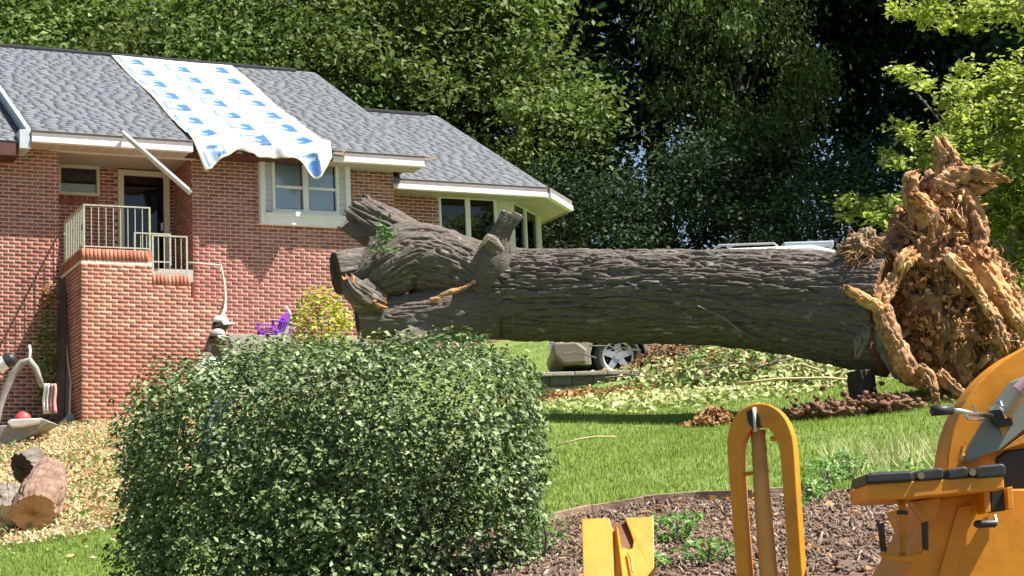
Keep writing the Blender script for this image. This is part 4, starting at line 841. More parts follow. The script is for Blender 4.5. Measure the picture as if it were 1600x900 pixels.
# the small bright tree beside the root plate: a crown reaching left in long sprays
def bright_tree():
    b = at(1590, 560, 29.5); b[2] = tz(b[0], b[1])-.05
    t = empty('dogwood_tree', tuple(b), 'small bright yellow green tree standing right behind the root plate', 'tree')
    CL = []
    r = np.random.default_rng(11)
    for (x, y, rr, w) in [(1570,180,.8,1),(1540,250,.7,1),(1600,300,.9,1.2),(1560,380,.8,1),(1620,200,1.,1),(1590,440,.7,1),(1580,130,.6,.8),(1630,400,1.,1),(1490,200,.45,.5),(1660,300,1.2,1),(1525,130,.4,.4)]:
        for q in range(5): CL.append((at(x+r.normal()*28, y+r.normal()*28, 29.2+r.normal()*.5), .42*rr**.5, int(230*w)))
    for spray in ([(1500,190),(1470,160),(1445,135),(1420,120),(1405,115)], [(1460,255),(1440,225),(1415,208),(1402,205)], [(1440,262),(1410,258),(1392,252)], [(1400,325),(1370,322),(1340,318),(1312,308)], [(1400,345),(1360,342),(1325,338)], [(1430,290),(1455,300),(1470,285)], [(1500,240),(1480,215)], [(1400,310),(1395,335),(1385,345)]):
        for (x, y) in spray:
            for q in range(2): CL.append((at(x+r.normal()*8, y+r.normal()*6, 28.6+r.normal()*.2), .18, 34))
    P = np.concatenate([c+r.normal(size=(n, 3))*np.array([s, s, s*.55])*.55 for c, s, n in CL]); N = np.tile([-.1, -.35, 1.], (len(P), 1))
    link('crown', leaves_mesh('crown', P-b, N, .125*r.uniform(.6, 1.3, len(P)), .62, .2, .5), LEAF_LIGHT, t)
    mb = MB(); top = Vector(at(1585, 250, 29.3)-b); mb.tube([(0,0,-.1), (.05,.1,1.2), top.lerp(Vector((0,0,0)), .35), top], [.11,.09,.07,.03], 8)
    for spec in ([(1588,340),(1530,270),(1470,190),(1410,118)], [(1590,400),(1500,345),(1400,335),(1318,312)], [(1586,320),(1500,280),(1440,225),(1402,206)], [(1590,300),(1560,200),(1570,140)], [(1590,330),(1640,260),(1670,230)], [(1592,430),(1560,400),(1540,370)]):
        mb.tube([Vector(at(x, y, 29.1-.12*i)-b) for i, (x, y) in enumerate(spec)], [.04,.026,.016,.006][:len(spec)] if len(spec) == 4 else [.035,.02,.008], 6, cap=False)
    mb.build('trunk', BARK, t, smooth=True)
bright_tree()
def overhang():
    b = at(1720, 560, 33); b[2] = tz(b[0], b[1])-.1
    t = empty('overhanging_tree', tuple(b), 'tall tree at the right edge whose bright leaves hang into the top right corner', 'tree')
    r = np.random.default_rng(12); CL = []
    for (x, y) in [(1405,8),(1430,15),(1455,22),(1480,30),(1500,38),(1520,12),(1545,5),(1570,18),(1590,8),(1470,0),(1440,-15),(1540,-25),(1500,-40),(1600,-30),(1580,40),(1650,0),(1700,-60),(1620,-80),(1560,-70)]:
        for q in range(3): CL.append((at(x+r.normal()*12, y+r.normal()*7, 31+r.normal()*.4), .26, 40))
    for q in range(70): CL.append((at(1690+r.normal()*60, -190+r.normal()*80, 33.5+r.normal()*1.2), .8, 90))
    P = np.concatenate([c+r.normal(size=(n, 3))*np.array([s, s, s*.6])*.55 for c, s, n in CL])
    link('crown', leaves_mesh('crown', P-b, np.tile([0, -.3, 1.], (len(P), 1)), .13*r.uniform(.6, 1.3, len(P)), .6, .2, .6), LEAF_LIGHT, t)
    mb = MB(); q = [Vector(at(x, y, d)-b) for x, y, d in ((1715,300,33),(1705,0,33),(1690,-190,33.3))]; mb.tube([(0,0,-.1), *q], [.26,.22,.17,.06], 9)
    for spec in ([(1708,60,33),(1640,0,32),(1560,5,31.3),(1480,25,31),(1405,8,31)], [(1700,-60,33),(1640,-70,32),(1540,-30,31.2)]):
        mb.tube([Vector(at(*a)-b) for a in spec], list(np.linspace(.08, .01, len(spec))), 6, cap=False)
    mb.build('trunk', BARK_DARK, t, smooth=True)
overhang()

# ------------------------------------------------------------------ small plants
def plant(name, label, cat, x, y, w, h, n, leaf, mat, asp=.5, upright=.4, stems=6, depth=None, z=None, group=None):
    z = tz(x, y) if z is None else z; t = empty(name, (x, y, z), label, cat, 0, group); dp = depth or w
    P = rng.normal(size=(n, 3)); P /= np.linalg.norm(P, axis=1, keepdims=True); P *= rng.uniform(.35, 1, (n, 1))**.6; P = P*np.array([w/2, dp/2, h/2])*(1+.15*vnoise(P*4+x))[:,None]; P[:,2] += h*.52
    link('foliage', leaves_mesh('foliage', P, np.tile([0,-.3,1.], (n,1)) + P*.6, leaf*rng.uniform(.6, 1.3, n), asp, .2, .6, -upright), mat, t)
    mb = MB()
    for k in range(stems):
        a = 6.28*k/stems; q = Vector((math.cos(a)*w*.33*rng.random(), math.sin(a)*dp*.33*rng.random(), h*rng.uniform(.6, .9))); mb.tube([(q.x*.2, q.y*.2, -.05), q*.5+Vector((.02,0,.02)), q], [.012,.009,.004], 5)
    mb.build('stem', BARK, t); return t
p = at(503, 540, 27.0); plant('yellow_shrub', 'yellow and green leafy shrub beside the torn end of the trunk', 'shrub', p[0], p[1], .92, 1.25, 1300, .10, LEAF_YELLOW, z=p[2]-.42)
p = at(460, 545, 27.5); plant('grey_plant', 'thin grey green plant between the purple chair and the yellow shrub', 'plant', p[0], p[1], .3, .7, 160, .08, M('grey_leaf', [(.16,.21,.15),(.30,.35,.26)], 3, .6, island=-.2, trans=.2), .25, 1.5, z=p[2]-.3)
p = at(72, 560, 32.5); zq = tz(p[0], p[1]); iv = plant('climbing_vine', 'leafy green vine climbing the shaded corner left of the porch', 'plant', p[0], p[1], .42, 2.3, 700, .10, LEAF_WEED, .6, .2, 4, .35, z=zq)
p = at(78, 462, 32.4); plant('dry_plant', 'clump of dead orange brown leaves on top of the climbing vine', 'plant', p[0], p[1], .34, .5, 120, .11, LEAF_BROWN, .6, .2, 3, .3, z=p[2]-.25)
for (x, y, w, h, n_, wh) in [(1050,862,.36,.22,170,'nearest the yellow bracket'),(1105,888,.42,.16,150,'at the bottom edge left of the yellow arch'),(1075,838,.25,.16,80,'highest of those left of the yellow arch'),(1022,890,.2,.12,60,'touching the right side of the yellow bracket')]:
    d = np.interp(y, [780, 895], [16.0, 11.6]); p = at(x, y, d); plant('weed_clump', 'low green weed clump in the mulch, '+wh, 'plant', p[0], p[1], w, h, n_, .055, LEAF_WEED, .5, .2, 4, group='weeds in the mulch left of the yellow arch')
for (x, y, w, h, n_, wh) in [(1290,775,.42,.28,200,'largest one right of the yellow arch'),(1265,800,.34,.2,150,'just right of the yellow arch'),(1325,752,.4,.25,170,'at the lawn edge left of the control shelf'),(1380,805,.4,.24,110,'seen under the left end of the control shelf'),(1430,800,.35,.25,90,'seen behind the hanging black grips'),(1245,815,.2,.15,60,'small one seen through the yellow arch')]:
    d = np.interp(y, [740, 895], [16.8, 11.6]); p = at(x, y, d); plant('weed_clump', 'green weed clump in the mulch, '+wh, 'plant', p[0], p[1], w, h, n_, .06, LEAF_WEED, .5, .2, 4, group='weeds in the mulch right of the yellow arch')
p = at(850, 868, 12.9); plant('weed_clump', 'straggly green weeds at the right foot of the hedge shrub', 'plant', p[0], p[1], .4, .35, 170, .05, LEAF_WEED, .4, .4, 4)
lx = rng.uniform(2.7, 4.6, 900); ly = 16.9 + .25*rng.normal(size=900); blades('strap_leaf_plants', lx, ly, .26, .010, LEAF_WILT, .9, 'tall pale strap leaves growing along the top of the mulch bed', 'plant')

# ------------------------------------------------------------------ parked car behind the trunk
def car():
    w = at(966, 556, 28.0); x0, y0 = w[0], w[1]; zg = w[2]-.355
    t = empty('parked_car', (x0, y0, zg), 'pale champagne coloured car with silver alloy wheel parked behind the fallen trunk', 'car', math.radians(2))
    WB, W = 2.75, 1.78                    # wheelbase; x to the rear, y away from the camera; near side at y=0
    prof = [(-.88,.38),(-.93,.58),(-.86,.80),(-.55,.98),(.55,1.10),(.72,1.13)]
    def body_poly(): 
        low = [(-.80,.27),(-.40,.24)]
        arch = lambda c: [(c+.41*math.cos(a), .355+.41*math.sin(a)) for a in np.linspace(math.pi*1.08, -.08*math.pi, 11)]
        return prof + [(3.55,1.13),(3.62,.95),(3.64,.5),(3.55,.32)] + arch(WB)[::-1] + [(2.2,.25),(.5,.25)] + arch(0)[::-1] + low[::-1]
    MB().prism(body_poly(), .03, W-.03).build('body', CARPAINT, t, bevel=.03)
    MB().prism([(.60,1.12),(1.42,1.86),(1.75,1.93),(3.0,1.94),(3.35,1.85),(3.56,1.14)], .13, W-.13).build('cabin', CAR_ROOF_LIT, t, bevel=.05)
    for (poly, nm) in (([(.80,1.16),(1.48,1.78),(1.95,1.83),(1.95,1.16)], 'window'), ([(2.02,1.16),(2.02,1.83),(2.75,1.83),(2.75,1.16)], 'window'), ([(2.82,1.16),(2.82,1.83),(3.25,1.77),(3.42,1.16)], 'window')):
        mb = MB(); mb.prism(poly, .115, .128); mb.prism(poly, W-.128, W-.115); mb.build(nm, PANE_DARK if False else M('car_glass', [(.015,.018,.02),(.02,.024,.028)], 2, .05, spec=.6), t)
    mb = MB(); mb.add([(.62,.2,1.16),(.62,W-.2,1.16),(1.40,W-.22,1.85),(1.40,.22,1.85)], [(0,1,2,3)]); g = mb.build('windscreen', M('windscreen_glass', [(.02,.025,.03),(.03,.035,.04)], 2, .05, spec=.7), t); g.location = (-.03, 0, .02)
    for yy in (.26, W-.26): MB().tube([(1.5,yy,1.90),(1.62,yy,2.0),(2.45,yy,2.0),(2.52,yy,1.93)], .018, 6).build('roof_rail', M('rail_grey', [(.22,.22,.22),(.28,.28,.28)], 5, .4), t)
    MB().box((2.58,.18,1.90), (3.34,W-.18,2.0)).build('roof_panel', M('grey_roof_panel', [(.30,.36,.40),(.36,.42,.46)], 3, .35), t, bevel=.02)
    MB().prism([(-.955,.40),(-.97,.52),(-.93,.60),(-.6,.60),(-.44,.47),(-.47,.26),(-.80,.25)], -.0, W).build('bumper', M('tan_bumper', [(.20,.16,.125),(.25,.205,.16)], 4, .5), t, bevel=.04)
    MB().box((-.93,.06,.66), (-.70,.32,.80)).build('headlight', M('lamp_glass', [(.5,.52,.54),(.6,.62,.64)], 4, .1), t, bevel=.03)
    MB().box((-.93,W-.32,.66), (-.70,W-.06,.80)).build('headlight', CHROME, t, bevel=.03)
    mb = MB(); mb.prism([(-.5,.22),(.5,.22),(.42,.6),(.2,.77),(-.2,.77),(-.42,.6)], .28, W-.28); mb.prism([(WB-.5,.22),(WB+.5,.22),(WB+.42,.6),(WB+.2,.77),(WB-.2,.77),(WB-.42,.6)], .28, W-.28); mb.box((.5,.2,.22), (2.25,W-.2,.3)); mb.build('underbody', RUBBER, t)
    for cx in (0, WB):
        for yy, sgn in ((.03, 1), (W-.24, -1)):
            n = 40; V = []; F = []; ring = [(.235,0),(.32,0),(.350,.03),(.355,.07),(.355,.15),(.345,.19),(.30,.21),(.235,.2)]
            for k in range(n):
                a = 2*math.pi*k/n
                for (r, q) in ring: V.append((cx+r*math.cos(a), yy+q, .355+r*math.sin(a)))
            m_ = len(ring)
            for k in range(n):
                for j in range(m_): F.append((k*m_+j, k*m_+(j+1) % m_, ((k+1) % n)*m_+(j+1) % m_, ((k+1) % n)*m_+j))
            wh = MB().add(V, F).build('wheel', RUBBER, t, smooth=True)
            face = yy+.012 if sgn > 0 else yy+.2
            rm = MB(); V = []; F = []; n = 40
            for k in range(n):
                a = 2*math.pi*k/n
                for (r, q) in ((.242,.0),(.225,-.006*sgn),(.205,.01*sgn),(.20,.10*sgn)): V.append((cx+r*math.cos(a), face+q, .355+r*math.sin(a)))
            for k in range(n):
                for j in range(3): F.append((k*4+j, k*4+j+1, ((k+1) % n)*4+j+1, ((k+1) % n)*4+j))
            rm.add(V, F)
            for k in range(5):
                a = 2*math.pi*k/5+.3; c, s_ = math.cos(a), math.sin(a)
                def pt(r, w_, q): return (cx+r*c-w_*s_, face+q, .355+r*s_+w_*c)
                rm.add([pt(.03,-.05,.01*sgn), pt(.03,.05,.01*sgn), pt(.21,.045,.0), pt(.21,-.045,.0), pt(.03,-.05,.05*sgn), pt(.03,.05,.05*sgn), pt(.21,.045,.03*sgn), pt(.21,-.045,.03*sgn)], [(0,1,2,3),(7,6,5,4),(0,4,5,1),(1,5,6,2),(2,6,7,3),(3,7,4,0)])
            rm.tube([(cx, face-.004*sgn, .355), (cx, face+.06*sgn, .355)], .052, 14)
            rm.build('rim', RIM, wh, smooth=False)
            MB().tube([(cx, face+.085*sgn, .355), (cx, face+.10*sgn, .355)], .2, 24).build('brake_disc', BLACKMETAL, wh)
car()
# low block wall in front of the car ------------------------------------------------
a = at(846, 603, 26.45); b = at(1050, 598, 26.75)
wt = empty('retaining_wall', (float(a[0]), float(a[1]), float(a[2])), 'low wall of dark concrete blocks in front of the parked car', 'wall')
dv = Vector(b-a); L = dv.length; dn_ = dv.normalized(); nn = Vector((dn_.y, -dn_.x, 0)).normalized(); nb = 6
for course, (z0, z1, sh) in enumerate(((-.25, .0, 0), (.004, .125, .12))):
    for k in range(-1, nb+1):
        s0 = max(0, (k*L/nb)+sh+.004); s1 = min(L, ((k+1)*L/nb)+sh-.004)
        if s1-s0 < .05: continue
        p0, p1 = dn_*s0, dn_*s1; t0 = .015*random.random(); up = Vector((0,0,1)); V = []
        for zz in (z0, z1): V += [p0+nn*t0+up*zz, p1+nn*t0+up*zz, p1-nn*.22+up*zz, p0-nn*.22+up*zz]
        MB().add(V, [(0,3,2,1),(4,5,6,7),(0,1,5,4),(1,2,6,5),(2,3,7,6),(3,0,4,7)]).build('block', BLOCK, wt, bevel=.01)
for k in range(4):
    s0 = L*k/4+.004; s1 = L*(k+1)/4-.004; up = Vector((0,0,1)); V = []
    for zz in (.129, .185): V += [dn_*s0+nn*.05+up*zz, dn_*s1+nn*.05+up*zz, dn_*s1-nn*.26+up*zz, dn_*s0-nn*.26+up*zz]
    MB().add(V, [(0,3,2,1),(4,5,6,7),(0,1,5,4),(1,2,6,5),(2,3,7,6),(3,0,4,7)]).build('cap_stone', STONE, wt, bevel=.01)
# stone ledge by the house with the purple chair -------------------------------------
a = at(355, 532, 30.6); b = at(560, 530, 31.6); zt_ = float(at(410, 526, 31)[2]); g0 = tz(a[0], a[1])-.4
ld = empty('stone_ledge', (float(a[0]), float(a[1]), g0), 'low grey stone ledge holding the terrace below the house window', 'wall')
dv = Vector((b[0]-a[0], b[1]-a[1], 0)); L = dv.length; dn_ = dv.normalized(); nn = Vector((dn_.y, -dn_.x, 0)); H = zt_-g0; up = Vector((0,0,1)); zz0 = 0.
for r in range(5):
    h = H/5; s = -random.random()*.3
    while s < L:
        l = random.uniform(.35, .7); s0, s1 = max(0, s)+.005, min(L, s+l)-.005; s += l
        if s1-s0 < .06: continue
        t0 = random.uniform(0, .04)+(.06 if r == 4 else 0); V = []
        for zz in (r*h+.004, (r+1)*h-.004): V += [dn_*s0+nn*t0+up*zz, dn_*s1+nn*t0+up*zz, dn_*s1-nn*(.3)+up*zz, dn_*s0-nn*.3+up*zz]
        MB().add(V, [(0,3,2,1),(4,5,6,7),(0,1,5,4),(1,2,6,5),(2,3,7,6),(3,0,4,7)]).build('stone', STONE, ld, bevel=.012)
mb = MB(); p4 = [a[:2], b[:2], hw(1.0, -.05, 0)[:2], hw(-3.85, -.05, 0)[:2]]
mb.add([(q[0], q[1], zz) for zz in (zt_-.5, zt_-.03) for q in p4], [(0,3,2,1),(4,5,6,7),(0,1,5,4),(1,2,6,5),(2,3,7,6),(3,0,4,7)]); mb.build('terrace', CONCRETE)['kind'] = 'structure'
def chair():
    c = at(428, 530, 31.25); t = empty('garden_chair', (c[0], c[1], zt_-.06), 'purple plastic slatted garden chair standing on the stone ledge', 'chair', math.radians(-42)); t.scale = (.56,.56,.56)
    # local: faces -y... x across
    for k in range(5):
        x = -.22+.11*k; h = .92-.05*abs(k-2); MB().bar((x*.85,.28,.30), (x*1.05,.52,h), .095, .02, (1,0,0)).build('back_slat', PURPLE, t, bevel=.006)
    for k in range(5):
        y = -.28+.125*k; MB().bar((-.27,y,.36-.03*k), (.27,y,.36-.03*k), .105, .02, (0,0,1)).build('seat_slat', PURPLE, t, bevel=.006)
    for s in (-1, 1):
        MB().box((s*.36-.065,-.38,.55), (s*.36+.065,.38,.575)).build('armrest', PURPLE, t, bevel=.01)
        MB().bar((s*.33,-.30,0), (s*.33,-.30,.55), .09, .03).build('leg', PURPLE, t, bevel=.005); MB().bar((s*.31,.52,0), (s*.31,-.33,.36), .03, .1).build('leg', PURPLE, t, bevel=.005); MB().bar((s*.35,.38,.0), (s*.35,.33,.55), .06, .03).build('leg', PURPLE, t)
    MB().box((-.30,.40,.50), (.30,.43,.60)).build('back_rail', PURPLE, t)
chair()
pp = [at(x, y, 28.6) for x, y in ((447,478),(453,490),(455,500),(449,513),(443,525),(441,540),(441,565))]; bz = np.array([pp[-1][0], pp[-1][1], tz(pp[-1][0], pp[-1][1])])
pl = tag(MB().tube([Vector(p-bz) for p in pp]+[(0,0,-.1)], [.014,.02,.026,.03,.03,.03,.03,.03], 7).build('bent_pole', CREAM, smooth=True), 'pale bent pole standing beside the purple chair', 'pole'); pl.location = bz

# ------------------------------------------------------------------ edging strip and mulch bed
ex = np.linspace(-.75, 2.3, 8); et = empty('edging_strip', (float(ex[0]), float(edge_y(ex[0])), tz(ex[0], edge_y(ex[0]))), 'dark board edging curving between the lawn and the mulch bed', 'edging'); eb = Vector(et.location)
for k in range(7):
    q = []
    for x in (ex[k]+.004, ex[k+1]-.004):
        y = float(edge_y(x)); q.append(Vector((x, y, tz(x, y+.05))))
    d = (q[1]-q[0]).normalized(); nn = Vector((-d.y, d.x, 0)).normalized(); V = []
    for zz in (-.12, .055+.012*random.random()):
        V += [q[0]-nn*.03-eb+Vector((0,0,zz)), q[1]-nn*.03-eb+Vector((0,0,zz)), q[1]+nn*.07-eb+Vector((0,0,zz)), q[0]+nn*.07-eb+Vector((0,0,zz))]
    MB().add(V, [(0,3,2,1),(4,5,6,7),(0,1,5,4),(1,2,6,5),(2,3,7,6),(3,0,4,7)]).build('board', EDGING, et, bevel=.008)
def on_ground(n, x0, x1, y0, y1, cond, lift=.02):
    x, y = scatter(n, x0, x1, y0, y1); k = cond(x, y); x, y = x[k], y[k]; return np.stack([x, y, terr(x, y)+rng.uniform(0, lift, len(x))], -1)
P = on_ground(34000, -.8, 6.5, 10.2, 17, lambda x, y: (y < edge_y(x)-.04))
tag(crumbs('mulch_chips', P, rng.uniform(.008, .034, len(P)), MULCH, flat=.4, elong=(1.7,.55,.6)), 'grey brown wood chip mulch covering the planting bed', 'mulch')
P = on_ground(700, -.8, 6.5, 10.2, 17, lambda x, y: (y < edge_y(x)-.04), .04)
tag(link('mulch_leaves', leaves_mesh('mulch_leaves', P, np.tile([0,0,1.], (len(P),1)), rng.uniform(.04,.10,len(P)), .6, .3, .5), LEAF_BROWN), 'dry brown leaves lying on the mulch', 'fallen leaves', kind='stuff')
# leaf and twig litter on the left slope
P = on_ground(30000, -9.5, -2.8, 17, 34.5, lambda x, y: (litter_zone(x, y, .6*fbm(np.stack([x, y, 0*x], -1), 2)-.3)) | (rng.random(len(x)) < .22*np.clip((y-17)/4, 0, 1)), .10)
tag(link('leaf_litter', leaves_mesh('leaf_litter', P, np.tile([0,0,1.], (len(P),1)), rng.uniform(.02,.085,len(P)), .5, .3, .9), LITTER), 'tan and yellow leaf and chip litter covering the slope on the left', 'leaf litter', kind='stuff')
P = on_ground(9000, -9.5, -2.8, 19.2, 34, lambda x, y: litter_zone(x, y, 0*x), .06)
tag(crumbs('wood_chips', P, rng.uniform(.012, .04, len(P)), M('fresh_chip', [(.38,.24,.11),(.58,.42,.22),(.72,.60,.38)], 3, .9, island=-.25), flat=.4), 'fresh pale wood chips scattered over the left slope', 'wood chips')
for nm, m_, nn_, sz, lab in (('brown_leaves', LEAF_BROWN, 2600, .08, 'brown leaves mixed through the litter on the left slope'), ('green_leaves', LEAF_WEED, 4200, .07, 'torn green leaves mixed through the litter on the left slope')):
    P = on_ground(nn_*3, -9.5, -2.8, 17.5, 34.5, lambda x, y: (fbm(np.stack([x*1.1, y*1.1, 0*x+len(nm)], -1), 3) > .12) & (y > 19.5-.5*rng.random(len(x))), .12)
    tag(link(nm, leaves_mesh(nm, P, np.tile([0,0,1.], (len(P),1)), sz*rng.uniform(.4,1.4,len(P)), .55, .3, .8), m_), lab, 'leaf litter', kind='stuff')
mb = MB()
for k in range(240):
    x, y = rng.uniform(-9, -3.5), rng.uniform(20, 33); z = tz(x, y)+.03; a = rng.uniform(0, 6.28); l = rng.uniform(.1, .45); d = Vector((math.cos(a)*l, math.sin(a)*l, rng.uniform(-.02, .08)))
    mb.tube([Vector((x, y, z))-d*.5, Vector((x, y, z+.02)), Vector((x, y, z))+d*.5], [.008, .007, .003], 4, cap=False)
tag(mb.build('twig_litter', BARK), 'thin broken twigs lying in the litter on the left slope', 'twigs', kind='stuff')
# debris under and behind the trunk: cut branches with wilting leaves
def heap(name, label, n, cx_, cy_, sx, sy, h, leaf, mat, cat='leaves', base=None):
    x = cx_+sx*rng.normal(size=n)*.5; y = cy_+sy*rng.normal(size=n)*.5; hh = h*np.exp(-((x-cx_)/sx)**2*1.2-((y-cy_)/sy)**2*1.2); z = terr(x, y)+hh*rng.random(n)+.02
    P = np.stack([x, y, z], -1); return tag(link(name, leaves_mesh(name, P, np.tile([0,-.5,1.], (n,1)), leaf*rng.uniform(.5,1.3,n), .6, .3, .7), mat), label, cat, kind='stuff')
def W_(x, y, d): p = at(x, y, d); return float(p[0]), float(p[1])
c = W_(1180, 575, 26.2); heap('branch_leaves', 'heap of cut branches with pale wilting leaves behind the trunk', 1300, c[0], c[1], 1.7, .9, .62, .11, LEAF_WILT, 'branches')
heap('branch_leaves', 'darker green leaves mixed into the branch heap behind the trunk', 1500, c[0], c[1], 1.7, .9, .62, .09, LEAF_WEED, 'branches')
heap('branch_leaves', 'brown leaves mixed into the branch heap behind the trunk', 700, c[0], c[1], 1.7, .9, .6, .09, LEAF_BROWN, 'branches')
mb = MB()
for k in range(60):
    x, y = c[0]+1.6*rng.normal()*.6, c[1]+.8*rng.normal()*.6; z = tz(x, y); a = rng.uniform(0, 6.28); l = rng.uniform(.3, .9); q = Vector((x, y, z+rng.uniform(.1, .55))); d = Vector((math.cos(a)*l, math.sin(a)*l*.5, rng.uniform(-.2, .25)))
    mb.tube([q-d*.5, q+Vector((0,0,.05)), q+d*.5], [.014, .010, .004], 5, cap=False)
tag(mb.build('twigs', BARK), 'bare twigs sticking out of the branch heap behind the trunk', 'twigs', kind='stuff')
c = W_(1060, 560, 27.2); heap('twig_heap', 'brown twiggy brush piled against the car behind the trunk', 1500, c[0]+.15, c[1]-.1, .75, .45, .75, .09, LEAF_BROWN, 'brush')
c = W_(1290, 580, 25.5); heap('branch_leaves', 'wilting leaves piled under the trunk next to the root plate', 1500, c[0], c[1], 1.0, .8, .45, .12, LEAF_WILT, 'branches')
c = W_(1050, 628, 24.8); heap('leaf_scatter', 'pale leaves strewn on the grass under the trunk', 900, c[0], c[1], 1.9, .7, .10, .11, LEAF_WILT)
c = W_(900, 615, 25.6); heap('leaf_scatter', 'brown leaves along the foot of the low block wall', 500, c[0], c[1], 1.2, .5, .05, .10, LEAF_BROWN)
c = W_(1118, 668, 22.2); heap('leaf_pile', 'small pile of brown leaves on the lawn left of the yellow arch', 420, c[0], c[1], .26, .2, .2, .11, LEAF_BROWN)
sticks = [([(1150,600),(1215,592),(1290,590),(1370,598)], 24.6, .020, 'long pale stripped branch lying under the trunk beside the root plate'), ([(1180,575),(1240,560),(1300,548)], 25.6, .018, 'thin grey branch sticking out of the wilted leaf heap'),
          ([(868,697),(905,686),(930,682),(962,682)], 20.6, .011, 'thin pale stick lying alone on the open lawn'), ([(1255,570),(1300,585),(1345,570)], 25.0, .02, 'curved pale branch across the leaf heap near the root plate'), ([(1040,548),(1090,560),(1130,585)], 26.2, .016, 'bare brown branch leaning out of the brush by the car'),
          ([(1440,715),(1400,722),(1345,735)], 17.6, .012, 'dry stick at the lawn edge by the tall strap leaves')]
for spec, d, r_, lab in sticks:
    q = [at(x, y, d) for x, y in spec]; q = [np.array([p[0], p[1], max(p[2], tz(p[0], p[1])+r_)]) for p in q]; o0 = q[0]
    o = tag(MB().tube([Vector(p-o0) for p in q], [r_*(1-.5*k/len(q)) for k in range(len(q))], 6).build('branch', WOOD_PALE if 'pale' in lab else BARK, smooth=True), lab, 'branch'); o.location = o0
# dug-up soil and a block of wood near the root plate
for (x, y, d, ax, lab, sd) in ((1300,652,21.5,(.34,.3,.13),'mound of dark red soil on the lawn beneath the root plate',1.),(1385,648,21.5,(.42,.3,.12),'flat spread of red soil below the root plate',2.),(1262,660,21.5,(.2,.16,.08),'small heap of red clods at the left end of the dug soil',4.)):
    c = at(x, y, d); c[2] = tz(c[0], c[1])+.03; o = blob('soil_mound', c, ax, SOIL, None, c, n=40, amp=.4, freq=6, seed=sd, cav=.3); o.location = c; tag(o, lab, 'soil')
    n = 160; q = rng.normal(size=(n, 3))*np.array(ax)*.75; q[:,2] = np.abs(q[:,2])
    cl = crumbs('clod', q+np.array([0,0,-.02]), rng.uniform(.02,.06,n), SOIL, o)
c = at(1350, 630, 21.9); c0 = np.array([c[0], c[1], tz(c[0], c[1])]); 
t = empty('wood_block', tuple(c0), 'short upright block of dark trunk wood standing left of the root plate', 'log')
bark_tube('bark', [np.array([0,0,-.05]), np.array([.005,0,.2]), np.array([.0,0,.44])], [.165,.15,.15], BARK_DARK, t, step=.016, nu=90, amp=.03, freq=14, lump=.12, seed=5, capmat=BARK)
# sawn logs on the left slope
def log(spec, label, cap, seed, group=None, mat=BARK):
    P, R = px(*spec); P = np.array(P); o0 = P[-1].copy(); t = empty('log', tuple(o0), label, 'log', 0, group)
    bark_tube('bark', P, R, mat, t, step=.012, nu=140, amp=.034, freq=15, lump=.1, seed=seed, capmat=cap, origin=o0); return t
log([(77,742,22.6,26),(66,772,22.0,34),(52,803,21.4,31)], 'round sawn log with pale cut face lying in the leaf litter', M('sawn_face', [(.34,.17,.07),(.44,.25,.12),(.52,.34,.19)], 7, .85, bump=.3), 61, mat=M('red_bark', [(.12,.075,.055),(.20,.125,.09),(.30,.21,.16)], 6, .95, bump=.5, bscale=40))
log([(62,724,23.4,24),(36,735,23.2,26)], 'dark end of a log lying behind the pale sawn log', BARK_DARK, 62)
log([(12,775,22.5,22),(2,812,21.6,25)], 'log cut off by the left edge beside the pale sawn log', WOOD_PALE, 63)
c = at(18, 780, 22.0); heap('dark_brush', 'dark tangle of twigs between the sawn logs', 160, c[0], c[1], .28, .3, .22, .12, BARK_DARK, 'brush')

